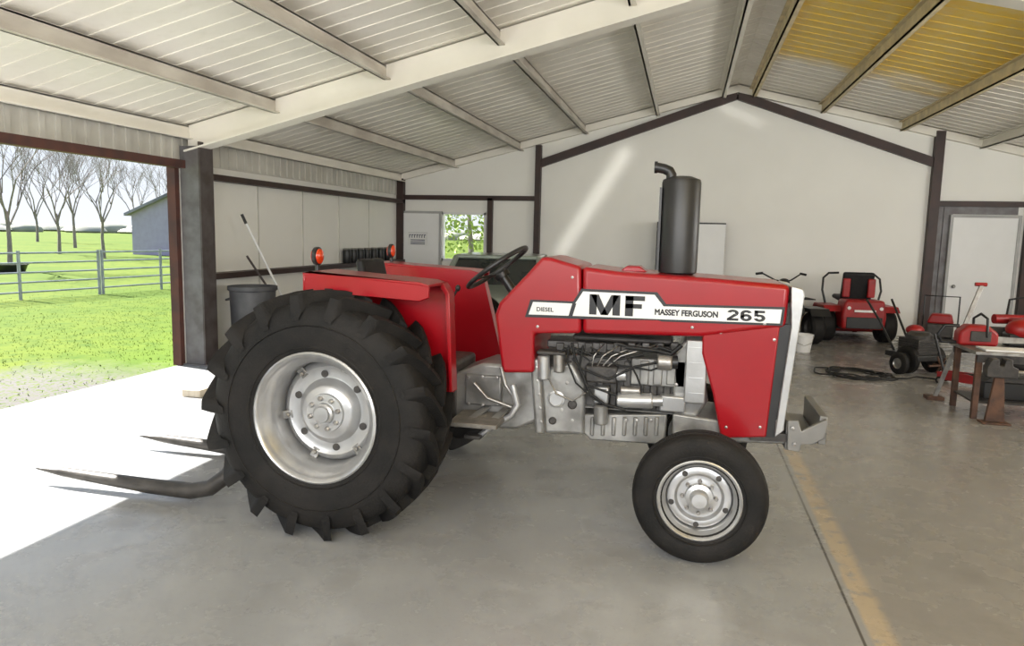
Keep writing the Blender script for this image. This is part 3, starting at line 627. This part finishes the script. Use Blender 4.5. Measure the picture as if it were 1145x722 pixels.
k=MB(); k.box(-.85,.85,-2.06,-1.9,.36,.52); k.build('bumper',mSteel,V,bevel=.02)
V.location=(-3.22,12.5,0); V.rotation_euler=(0,0,.12)
# ---------- cabinet ----------
a=atY(735,248,14.7); b=atY(812,248,14.7)
V=thing('storage_cabinet','tall white metal cabinet with dark edge behind the exhaust','cabinet',((a.x+b.x)/2,15,0))
k=MB(); k.box(a.x,b.x,14.62,15.1,.0,a.z); k.build('body',mBlk,V,bevel=.01)
xm=(a.x+.06+b.x)/2
for x0,x1,h in ((a.x+.06,xm-.004,xm-.06),(xm+.004,b.x-.004,xm+.06)):
    k=MB(); k.box(x0,x1,14.59,14.618,.06,a.z-.03); d=k.build('cabinet_door',mDoor,V,bevel=.004)
    k=MB(); k.box(h-.012,h+.012,14.565,14.59,1.0,1.2); k.build('handle',mSteel,d)
# ---------- quad bike ----------
def wheel(par,c,ax,r,w,name='wheel',m2=None):
    k=MB(); hw=w/2
    k.lathe([(r*.5,hw*.8),(r*.7,hw),(r*.9,hw*.9),(r,hw*.6),(r,-hw*.6),(r*.9,-hw*.9),(r*.7,-hw),(r*.5,-hw*.8)],c,ax,28)
    o=k.build(name,mTire,par)
    k=MB(); k.lathe([(r*.52,hw*.75),(r*.45,hw*.4),(r*.2,hw*.5),(0,hw*.55)],c,ax,20); k.lathe([(r*.52,-hw*.75),(r*.45,-hw*.4),(0,-hw*.4)],c,ax,20); k.build('rim',m2 or mSteel,o)
    return o
V=thing('quad_bike','black quad bike with raised handlebars beside the red mower','quad bike')
for x in (-.42,.42):
    for y in (-.6,.6): wheel(V,(x,y,.28),(1 if x>0 else -1,0,0),.28,.24,m2=mDark)
k=MB(); k.prism([(-.85,.55),(-.75,.72),(-.3,.80),(.0,.72),(.8,.75),(.95,.6),(.6,.4),(-.6,.4)],-.18,.18,'x'); k.build('body',mBlk,V,bevel=.04)
k=MB(); k.prism([(.0,.74),(.1,.86),(.7,.88),(.8,.76)],-.16,.16,'x'); k.build('seat',mVin,V,bevel=.04)
for x in (-.4,.4):
    for y in (-.6,.6):
        k=MB(); k.prism([(y-.36,.52),(y-.25,.64),(y+.25,.64),(y+.36,.52),(y+.25,.61),(y-.25,.61)],x-.17,x+.17,'x'); k.build('mudguard',mBlk,V)
k=MB(); k.tube((0,-.35,.75),(0,-.2,1.02),.03); k.path([(-.46,-.06,1.18),(-.36,-.10,1.2),(-.14,-.18,1.08),(0,-.2,1.06),(.14,-.18,1.08),(.36,-.10,1.2),(.46,-.06,1.18)],.014); k.build('handlebar',mBlk,V)
for x in (-1,1):
    k=MB(); k.tube((x*.46,-.06,1.18),(x*.34,-.10,1.2),.022); k.build('grip',mRub,V)
k=MB(); k.ell((0,-.24,1.05),.10,.08,.07); k.build('headlight',mBlk,V)
k=MB()
for y in (-.85,-.7,-.55): k.tube((-.3,y,.80),(.3,y,.80),.012,None,6)
for x in (-.3,.3): k.tube((x,-.88,.80),(x,-.5,.80),.012,None,6); k.tube((x*.5,-.7,.66),(x*.5,-.7,.80),.012,None,6)
k.build('rack',mBlk,V)
p=atZ(872,384); V.location=(p.x,p.y+.7,0); V.rotation_euler=(0,0,.25)
# ---------- riding mower ----------
V=thing('riding_mower','red riding mower with black seat against the back wall','riding mower')
for x in (-.52,.52): wheel(V,(x,-.25,.29),(1 if x>0 else -1,0,0),.29,.27,m2=mDark)
for x in (-.40,.40): wheel(V,(x,.95,.14),(1 if x>0 else -1,0,0),.14,.12,'caster_wheel')
k=MB(); k.box(-.36,.36,-.45,1.0,.24,.44); k.build('chassis',mBlk,V,bevel=.02)
k=MB(); k.prism([(-.36,.26),(.36,.26),(.38,.50),(.33,.78),(-.33,.78),(-.38,.50)],-.70,-.28); k.build('engine_cover',mRedW,V,bevel=.05,seg=3)
k=MB(); k.box(-.30,.30,-.715,-.695,.28,.48); k.build('vent_grille',mBlk,V,bevel=.01)
k=MB(); k.box(-.18,.18,-.72,-.70,.57,.61); k.build('badge',mWht,V,bevel=.005)
for x in (-1,1):
    k=MB(); k.lathe([(.03,0),(.03,.02),(0,.03)],(x*.27,-.695,.64),(0,-1,0),16); k.build('tail_lamp',mWht,V)
    k=MB(); k.prism([(-.60,.56),(-.48,.66),(.1,.66),(.25,.50),(.1,.61),(-.44,.61)],*sorted((x*.32,x*.64)),'x'); k.build('fender',mRedW,V,bevel=.01)
    k=MB(); k.path([(x*.44,.02,.58),(x*.52,.05,.90),(x*.50,.10,1.12),(x*.40,.14,1.21),(x*.22,.14,1.22)],.020); k.build('control_lever',mBlk,V,smooth=60)
k=MB(); k.prism([(-.20,.70),(.30,.74),(.30,.82),(-.14,.82),(-.22,1.26),(-.32,1.24)],-.27,.27,'x'); k.build('seat',mVin,V,bevel=.07,seg=4)
for x in (-1,1):
    k=MB(); k.prism([(-.335,.80),(-.28,.80),(-.29,1.14),(-.345,1.14)],*sorted((x*.15,x*.28)),'x'); k.build('seat_trim',mRedW,V,bevel=.02)
k=MB(); k.prism([(-.58,.35),(.58,.35),(.62,.7),(.45,.95),(-.45,.95),(-.62,.7)],.10,.24,'z'); k.build('mower_deck',mRedW,V,bevel=.03)
k=MB(); k.box(-.3,.3,.4,1.05,.40,.43); k.build('foot_plate',mBlk,V)
p=atZ(957,384); V.location=(p.x,p.y+.6,0); V.rotation_euler=(0,0,.12)
# white bucket beside nose
p=atZ(897,393); V=thing('bucket','small white bucket on the floor behind the tractor nose','bucket',p)
MB().lathe([(0,0),(.12,0),(.15,.26),(.16,.27),(.16,.29),(.145,.29),(.115,.02),(0,.02)],p,(0,0,1),24).build('body',mDoor,V)
MB().path([p+Vector((-.16,0,.26)),p+Vector((-.12,-.1,.16)),p+Vector((0,-.17,.12)),p+Vector((.12,-.1,.16)),p+Vector((.16,0,.26))],.005,6).build('handle',mSteel,V)
# cable coil
p=atZ(955,419); pts=[]
for i in range(150):
    t=2*PI*i/26; rr=1+.25*math.sin(i*.37)+.12*math.sin(i*1.1)
    pts.append((p.x+.36*rr*math.cos(t)+.1*math.sin(i*.05),p.y+.34*rr*math.sin(t),.012+.02*(i/150)+.008*math.sin(i)))
for q in ((.62,-.1,.012),(.8,.1,.012),(1.0,.02,.012)): pts.append((p.x+q[0],p.y+q[1],q[2]))
tag(MB().path(pts,.010,6).build('cable_coil',mRub,smooth=60),'tangled black cable coil lying on the floor before the mower','cable')
# ---------- right clutter ----------
lt=atZ(1098,470)
tx0=lt.x-.12; ty0=lt.y
V=thing('work_table','low steel work table with rusty legs at the right edge','table',(tx0+.6,ty0+.35,0))
MB().box(tx0,tx0+1.25,ty0,ty0+.75,.68,.715).build('tabletop',mSteel,V,bevel=.004)
for y in (.03,.69): MB().box(tx0+.03,tx0+1.22,ty0+y,ty0+y+.02,.60,.68).build('apron',mDark,V)
for x in (tx0+.06,tx0+1.18):
    for y in (ty0+.07,ty0+.66): MB().box(x-.028,x+.028,y-.025,y+.025,0,.68).build('leg',mRust,V,bevel=.004)
MB().box(tx0+.05,tx0+1.2,ty0+.1,ty0+.65,.16,.18).build('lower_shelf',mDark,V)
V=thing('bench_vise','rusty brown vise stand at the front of the work table','vise',(tx0+.28,ty0-.08,0))
MB().prism([(tx0+.10,.02),(tx0+.28,.02),(tx0+.235,.5),(tx0+.155,.5)],ty0-.12,ty0-.08).box(tx0+.06,tx0+.32,ty0-.18,ty0-.02,0,.02).build('stand',mRust,V,bevel=.006)
MB().prism([(tx0+.06,.48),(tx0+.34,.48),(tx0+.34,.58),(tx0+.29,.60),(tx0+.28,.67),(tx0+.22,.67),(tx0+.21,.60),(tx0+.17,.60),(tx0+.16,.67),(tx0+.10,.67),(tx0+.06,.58)],ty0-.16,ty0-.04).build('jaw',mDark,V,bevel=.008)
MB().tube((tx0+.34,ty0-.1,.54),(tx0+.46,ty0-.1,.54),.018).tube((tx0+.46,ty0-.1,.44),(tx0+.46,ty0-.1,.64),.01).build('screw_handle',mSteel,V)
V=thing('pipe_hoop','bent dark iron hoop standing beside the table leg','hoop',(tx0+.65,ty0-.3,0))
hx0=tx0+.14; hy0=ty0-.30
MB().path([(hx0+.38,hy0,.02),(hx0+.40,hy0,.18),(hx0+.50,hy0,.32),(hx0+.65,hy0,.38),(hx0+.82,hy0,.36)],.03,10).build('bend',mDark,V,smooth=60)
MB().box(hx0+.32,hx0+.44,hy0-.06,hy0+.06,0,.025).build('foot',mDark,V)
MB_p=MB().box(tx0+.1,tx0+1.2,ty0+.03,ty0+.30,.717,.735); tag(MB_p.build('steel_plate',mDoor,bevel=.003),'pale flat steel plate lying on the work table','plate')
V=thing('toolbox','black metal toolbox on the shelf under the work table','toolbox',(tx0+.45,ty0+.35,.18))
MB().box(tx0+.2,tx0+.7,ty0+.25,ty0+.45,.181,.36).build('body',mBlk,V,bevel=.01); MB().prism([(tx0+.2,.362),(tx0+.7,.362),(tx0+.64,.42),(tx0+.26,.42)],ty0+.25,ty0+.45).build('lid',mDark,V,bevel=.008)
MB().path([(tx0+.35,ty0+.35,.42),(tx0+.36,ty0+.35,.47),(tx0+.54,ty0+.35,.47),(tx0+.55,ty0+.35,.42)],.009).build('handle',mSteel,V)
V=thing('chainsaw','red chainsaw resting on the work table','chainsaw',(tx0+.3,ty0+.45,.717))
cx,cy,cz=tx0+.18,ty0+.42,.717
MB().prism([(cx-.20,cz),(cx+.18,cz),(cx+.18,cz+.14),(cx+.08,cz+.22),(cx-.12,cz+.22),(cx-.20,cz+.14)],cy,cy+.2).build('body',mRedW,V,bevel=.03,seg=3)
MB().box(cx-.10,cx+.10,cy-.015,cy+.0,cz+.05,cz+.16).build('clutch_cover',mDark,V,bevel=.01)
MB().prism([(cx+.16,cz+.04),(cx+.55,cz+.05),(cx+.58,cz+.075),(cx+.55,cz+.10),(cx+.16,cz+.11)],cy+.02,cy+.03).build('guide_bar',mSteel,V)
MB().path([(cx+.06,cy-.02,cz+.1),(cx+.04,cy-.03,cz+.30),(cx+.02,cy+.1,cz+.34),(cx+.0,cy+.23,cz+.28),(cx+.0,cy+.22,cz+.08)],.014).build('front_handle',mBlk,V,smooth=60)
MB().path([(cx-.18,cy+.1,cz+.2),(cx-.32,cy+.1,cz+.2),(cx-.38,cy+.1,cz+.10),(cx-.34,cy+.1,cz+.02),(cx-.18,cy+.1,cz+.02)],.018).build('rear_handle',mBlk,V,smooth=60)
V=thing('small_engine','red and white small engine unit behind the chainsaw','engine',(tx0+.5,ty0+.62,.717))
ex,ey=tx0+.62,ty0+.58
MB().box(ex-.14,ex+.14,ey-.09,ey+.12,.717,.86).build('base',mBlk,V,bevel=.02)
MB().ell((ex,ey,.90),.15,.13,.11).build('shroud',mRedW,V,smooth=60)
MB().box(ex-.05,ex+.12,ey-.11,ey-.02,.86,.94).build('air_box',mDoor,V,bevel=.015)
# walk behind machine
mp=atZ(1034,420)
V=thing('garden_tiller','black wheeled garden tiller with small engine left of the table','tiller')
for x in (-.22,.22): wheel(V,(x,0,.19),(1 if x>0 else -1,0,0),.19,.11,m2=mDark)
wheel(V,(-.40,-.05,.15),(-1,0,0),.15,.09); 
k=MB(); k.box(-.24,.24,-.2,.40,.19,.27); k.build('frame',mBlk,V,bevel=.01)
k=MB(); k.box(-.17,.17,-.12,.24,.27,.48); k.lathe([(.17,.48),(.17,.53),(.12,.57),(0,.575)],(0,.05,0),(0,0,1),24); 
for i in range(5): k.box(-.19,.19,-.14,.26,.30+i*.035,.307+i*.035)
k.build('engine',mDark,V,bevel=.006)
k=MB(); k.ell((.14,.28,.56),.13,.11,.08); k.build('fuel_tank',mRedW,V,smooth=60)
for x in (-.15,.15):
    k=MB(); k.path([(x,.3,.24),(x*1.2,.6,.65),(x*1.5,.85,.95)],.016); k.build('handlebar',mBlk,V,smooth=60)
k=MB()
for i in range(6): 
    g=2*PI*i/6; k.bar((.05,-.3,.15),(.05,-.3+.13*math.cos(g),.15+.13*math.sin(g)),.02,.012,(1,0,0))
k.tube((-.15,-.3,.15),(.15,-.3,.15),.015); k.build('tines',mRust,V)
V.location=(mp.x,mp.y+.25,0); V.rotation_euler=(0,0,.5)
# T handle bar
f0=atZ(1045,446); tpp=atY(1098,318,f0.y+.15)
V=thing('lever_jack','tall grey steel lever tool with red grip on a rusty foot','tool',f0)
MB().bar(f0+Vector((0,0,.03)),tpp,.045,.03,(0,1,0)).build('shaft',mSteel,V,bevel=.004)
MB().box(f0.x-.10,f0.x+.08,f0.y-.08,f0.y+.08,0,.04).build('foot',mRust,V,bevel=.005)
MB().tube(tpp+Vector((-.07,0,0)),tpp+Vector((.05,0,0)),.022).build('grip',mRedW,V)
md=(f0*.45+tpp*.55); MB().bar(md,md+Vector((.30,.1,-.04)),.03,.03).build('cross_arm',mSteel,V)
# red machines behind
rp=atZ(1058,400)
V=thing('pressure_washer','red and black wheeled pressure washer behind the steel lever tool','pressure washer')
k=MB(); k.box(-.28,.28,-.2,.2,.16,.22); k.build('frame',mBlk,V,bevel=.01)
for x in (-.3,.3): wheel(V,(x,.1,.16),(1 if x>0 else -1,0,0),.16,.09,m2=mDark)
k=MB(); k.box(-.2,.2,-.15,.15,.22,.46); k.build('engine',mDark,V,bevel=.03)
k=MB(); k.prism([(-.2,.46),(.2,.46),(.16,.62),(-.14,.62)],-.14,.14); k.build('fuel_tank',mRedW,V,bevel=.03)
k=MB(); k.path([(-.26,.18,.2),(-.26,.28,.9),(.26,.28,.9),(.26,.18,.2)],.014); k.build('handle',mBlk,V)
V.location=(rp.x+.15,rp.y+.9,0); V.rotation_euler=(0,0,-.3)
rp=atZ(1118,408)
V=thing('log_splitter','red and black log splitter with ram behind the work table','log splitter')
k=MB(); k.box(-.75,.75,-.06,.06,.50,.60); k.box(-.75,.75,-.12,.12,.48,.50); k.build('beam',mDark,V,bevel=.008)
k=MB(); k.tube((-.7,0,.72),(.1,0,.72),.07,None,18); k.build('cylinder',mRedW,V,smooth=40)
k=MB(); k.tube((.1,0,.72),(.4,0,.72),.03); k.build('ram',mSteel,V)
k=MB(); k.prism([(.38,.6),(.48,.6),(.46,.88),(.38,.88)],-.03,.03); k.build('wedge',mRust,V)
k=MB(); k.box(-.62,-.18,-.34,-.08,.30,.56); k.build('engine',mBlk,V,bevel=.03)
k=MB(); k.prism([(-.6,.56),(-.2,.56),(-.25,.76),(-.55,.76)],-.36,-.10); k.build('shroud',mRedW,V,bevel=.03)
for y in (-.3,.3): wheel(V,(-.4,y,.22),(0,1 if y>0 else -1,0),.22,.12)
k=MB(); k.tube((.65,0,0),(.65,0,.5),.03); k.build('leg',mBlk,V)
k=MB(); k.path([(-.5,.05,.75),(-.45,.1,1.0),(-.2,.1,1.05),(0,.05,.8)],.016); k.build('hose',mRub,V,smooth=60)
V.location=(rp.x+.45,rp.y-.15,0); V.rotation_euler=(0,0,.15)
jp=atZ(1072,432)
V=thing('floor_jack','low red and black floor jack with its handle up beside the lever tool','floor jack')
for y in (-.09,.09):
    k=MB(); k.prism([(-.3,.05),(.3,.04),(.3,.10),(.05,.16),(-.3,.15)],y-.01,y+.01); k.build('side_plate',mRedW,V,bevel=.004)
for x in (-.26,.26):
    for y in (-.12,.12): wheel(V,(x,y,.045),(0,1 if y>0 else -1,0),.045,.04)
k=MB(); k.bar((-.1,0,.10),(.24,0,.18),.06,.05); k.build('lift_arm',mDark,V)
k=MB(); k.lathe([(.05,0),(.055,.02),(.0,.025)],(.24,0,.19),(0,0,1),18); k.build('saddle',mSteel,V)
k=MB(); k.tube((-.25,0,.14),(-.40,0,.62),.016); k.build('handle',mBlk,V)
V.location=(jp.x+.1,jp.y+.1,0); V.rotation_euler=(0,0,-.6)
# ---------- outdoors ----------
P0=Vector((-16.4,10.0,-.06)); P1=Vector((-15.2,16.0,-.06)); P2=Vector((-14.4,24.0,-.06))
F=thing('pipe_gate','grey pipe gate with five rails in the field outside the doorway','gate',(-15.6,13.5,-.06))
def fence(par,a,b,nposts,nr=5,h=1.15):
    d=b-a
    for i in range(nposts+1):
        p=a+d*(i/nposts); MB().tube(p,p+Vector((0,0,h+.04)),.038,None,8).build('post',mPipe,par)
    for j in range(nr):
        z=Vector((0,0,.18+j*(h-.2)/(nr-1))); MB().tube(a+z,b+z,.023,None,8).build('rail',mPipe,par)
fence(F,P0,P1,3)
F=thing('pipe_fence','grey pipe fence running on from the gate past the house','fence',(-14.8,20,-.06))
fence(F,P1+Vector((0,.12,0)),P2,4)
hp=atZ(168,285,-.06); hx,hy=hp.x,hp.y
V=thing('house','blue grey gabled house beyond the pipe fence','house',(hx,hy,-.06))
MB().box(hx-1.3,hx+5,hy,hy+8,-.06,2.5).prism([(hx-1.3,2.5),(hx+5,2.5),(hx+1.85,3.75)],hy,hy+8).build('wall',mHouse,V)
k=MB()
for s in (0,1):
    xa=hx-1.6 if s==0 else hx+5.3
    k.prism([(xa,2.38),(hx+1.85,3.75),(hx+1.85,3.92),(xa,2.55)],hy-.3,hy+8.3)
k.build('roof',mRoof,V)
w=MB().box(hx+2.6,hx+3.6,hy-.05,hy,.9,1.9).build('window',mDoor,V); MB().box(hx+2.68,hx+3.52,hy-.07,hy-.05,.98,1.82).build('pane',mGlassD,w)
def bare_tree(seed,hgt):
    rnd=random.Random(seed); tr=MB(); br=MB()
    tr.path([(0,0,-.1),(.05,0,hgt*.15),(-.03,.04,hgt*.3)],[hgt*.014,hgt*.0105,hgt*.008],7)
    def grow(p,d,l,r,lv):
        q=p+d*l; m=p+d*(l*.5)+Vector((rnd.uniform(-1,1),rnd.uniform(-1,1),rnd.uniform(0,1)))*l*.06
        br.path([p,m,q],[r,r*.85,r*.65],5 if lv<2 else 3)
        if lv>=6: return
        for i in range(rnd.choice((2,3,3)) if lv<5 else 2):
            e=(d+Vector((rnd.uniform(-1,1),rnd.uniform(-1,1),rnd.uniform(-.15,.6)))*.62).normalized()
            grow(q if i==0 else p+d*l*rnd.uniform(.55,1),e,l*rnd.uniform(.62,.82),r*.60,lv+1)
    for i in range(5):
        g=2*PI*i/5+rnd.uniform(-.3,.3); grow(Vector((-.03,.04,hgt*rnd.uniform(.2,.3))),Vector((math.cos(g)*.42,math.sin(g)*.42,1)).normalized(),hgt*.22,hgt*.0055,1)
    R=thing('bare_tree','',"tree"); R['group']='bare winter trees in the field'
    tr.build('trunk',mBark,R,raw=True,smooth=60); br.build('branches',mBark,R,raw=True,smooth=0); return R
protos=[bare_tree(3,7.5),bare_tree(11,7.5),bare_tree(29,7.5)]
TR=[(10,279,34,7.6,'tall bare tree nearest the left edge of the view'),(66,276,52,8.2,'bare tree just right of the tall tree at the left edge'),(84,274,66,9.5,'bare tree in the middle of the group beyond the gate'),
(116,277,46,7.6,'bare tree just left of the blue grey house'),(152,270,84,10,'distant bare tree rising behind the house roof'),(186,270,98,11,'faint bare tree by the doorway jamb behind the house'),(42,270,86,10.5,'far bare tree between the two leftmost nearer trees')]
used=set()
for i,(px,py,dist,hg,lb) in enumerate(TR):
    r=ray(px,py); hd=math.hypot(r.x,r.y); p=(r.x/hd*dist,r.y/hd*dist,-.06); j=i%3
    if j not in used: used.add(j); o=protos[j]; o.location=p; o.rotation_euler=(0,0,i*1.3); o.scale=(hg/7.5,)*3; o['label']=lb
    else: dup(protos[j],p,i*1.3,hg/7.5,lb)
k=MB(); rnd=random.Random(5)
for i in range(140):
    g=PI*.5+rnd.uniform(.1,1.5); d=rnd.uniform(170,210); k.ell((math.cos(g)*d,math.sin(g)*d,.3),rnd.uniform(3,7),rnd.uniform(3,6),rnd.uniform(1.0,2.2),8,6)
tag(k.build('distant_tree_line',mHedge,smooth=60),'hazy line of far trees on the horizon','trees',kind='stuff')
r=ray(10,284); hd=math.hypot(r.x,r.y); V=thing('water_trough','dark low water trough at the far left of the field','trough',(r.x/hd*33,r.y/hd*33,-.06))
a=V.location; MB().lathe([(0,0),(.48,0),(.58,.28),(.52,.28),(.48,.08),(0,.08)],a,(0,0,1),24).build('tub',mBlk,V); MB().lathe([(.55,.26),(.61,.28),(.61,.31),(.52,.31)],a,(0,0,1),24).build('lip',mDark,V)
# leafy tree behind the window
w=atY(520,270,21.5)
V=thing('leafy_tree','fresh green leafy tree outside the back window','tree',(w.x,22,-.06))
k=MB(); rnd=random.Random(9)
for i in range(1500):
    u=Vector((rnd.gauss(0,1),rnd.gauss(0,1),rnd.gauss(0,1))).normalized()*rnd.uniform(.4,1)
    p=Vector((w.x+u.x*1.9,22+u.y*1.4,2.7+u.z*1.9)); a=Vector((rnd.uniform(-1,1),rnd.uniform(-1,1),rnd.uniform(-1,1))).normalized()*.09; b=a.cross(Vector((rnd.uniform(-1,1),rnd.uniform(-1,1),1))).normalized()*.05
    k.add([p-a,p-b,p+a,p+b],[(0,1,2,3)])
k.build('foliage',mLeaf,V,raw=True,smooth=0)
MB().path([(w.x,22,-.1),(w.x+.05,22,1.2),(w.x-.05,22,2.6)],[.12,.09,.05],8).build('trunk',mBark,V)
# grass
k=MB(); rnd=random.Random(2)
for i in range(14000):
    x=-6.55-abs(rnd.gauss(0,1))*4.5; y=rnd.uniform(3.2,19)
    if x>-8.5 and y<8.3 and rnd.random()<.7: continue
    h=rnd.uniform(.012,.035); g=rnd.uniform(0,PI); w_=.006
    k.add([(x-w_*math.cos(g),y-w_*math.sin(g),-.06),(x+w_*math.cos(g),y+w_*math.sin(g),-.06),(x+rnd.uniform(-.02,.02),y+rnd.uniform(-.02,.02),-.06+h)],[(0,1,2)])
tag(k.build('grass',mBlade,raw=True,smooth=0),'short bright green grass outside the open doorway','grass',kind='stuff')
# ---------- light ----------
W=bpy.data.worlds.new('World'); S.world=W; W.use_nodes=True; nt=W.node_tree; bg=nt.nodes['Background']
tc=nt.nodes.new('ShaderNodeTexCoord'); sp=nt.nodes.new('ShaderNodeSeparateXYZ'); rp_=nt.nodes.new('ShaderNodeValToRGB')
rp_.color_ramp.elements[0].position=0; rp_.color_ramp.elements[0].color=(.90,.94,1,1); rp_.color_ramp.elements[1].position=.6; rp_.color_ramp.elements[1].color=(.50,.70,1,1)
nt.links.new(tc.outputs['Generated'],sp.inputs[0]); nt.links.new(sp.outputs[2],rp_.inputs[0]); nt.links.new(rp_.outputs[0],bg.inputs[0]); bg.inputs[1].default_value=1.1
def light(name,kind,loc,d,energy,color=(1,1,1),**k):
    l=bpy.data.lights.new(name,kind); l.energy=energy; l.color=color
    for a,b in k.items(): setattr(l,a,b)
    o=bpy.data.objects.new(name,l); C.objects.link(o); o.location=loc; o.rotation_euler=Vector(d).to_track_quat('-Z','Y').to_euler(); return o
light('sun','SUN',(-20,10,20),(1,-.25,-.9),23,(1,.97,.92),angle=.009)
light('front_fill','AREA',(1,-3.6,2.9),(0,1,.40),760,(1,.985,.965),shape='RECTANGLE',size=11,size_y=2.4)  # added fill lamp behind the camera, boosts daylight from the open end
light('right_fill','AREA',(7.6,8.5,2.3),(-1,.35,.5),260,(1,.985,.96),shape='RECTANGLE',size=6,size_y=1.6)  # added fill lamp in front of the closed right wall
# added unseen strip lamps that lay the bright streaks on the gable wall
def strip(a,b,e,w,off,sp):
    p=atY(*a,YB); q=atY(*b,YB); l=bpy.data.lights.new('wall_streak_lamp','AREA'); l.energy=e; l.color=(1,.98,.93); l.shape='RECTANGLE'
    l.size=(q-p).length; l.size_y=w; l.spread=sp
    o=bpy.data.objects.new('wall_streak_lamp',l); C.objects.link(o)
    X=(q-p).normalized(); Z=Vector((0,-1,0)); Yv=Z.cross(X); M=Matrix((X,Yv,Z)).transposed().to_4x4(); M.translation=(p+q)/2+Vector((0,-off,0)); o.matrix_world=M
strip((702,166),(624,286),.8,.20,.75,.65); strip((806,118),(850,138),.09,.12,.5,.7)
# ---------- camera ----------
cd=bpy.data.cameras.new('camera'); co=bpy.data.objects.new('camera',cd); C.objects.link(co); S.camera=co
cd.sensor_width=36; cd.lens=36*FPX/1145; cd.clip_end=1000
Fw=Vector((-math.sin(PSI)*math.cos(TH),math.cos(PSI)*math.cos(TH),-math.sin(TH))); R=Vector((math.cos(PSI),math.sin(PSI),0)); U=R.cross(Fw)
cxv=R*math.cos(RO)+U*math.sin(RO); cyv=U*math.cos(RO)-R*math.sin(RO)
M=Matrix((cxv,cyv,-Fw)).transposed().to_4x4(); M.translation=Vector((0,0,H)); co.matrix_world=M
S.view_settings.view_transform='Standard'
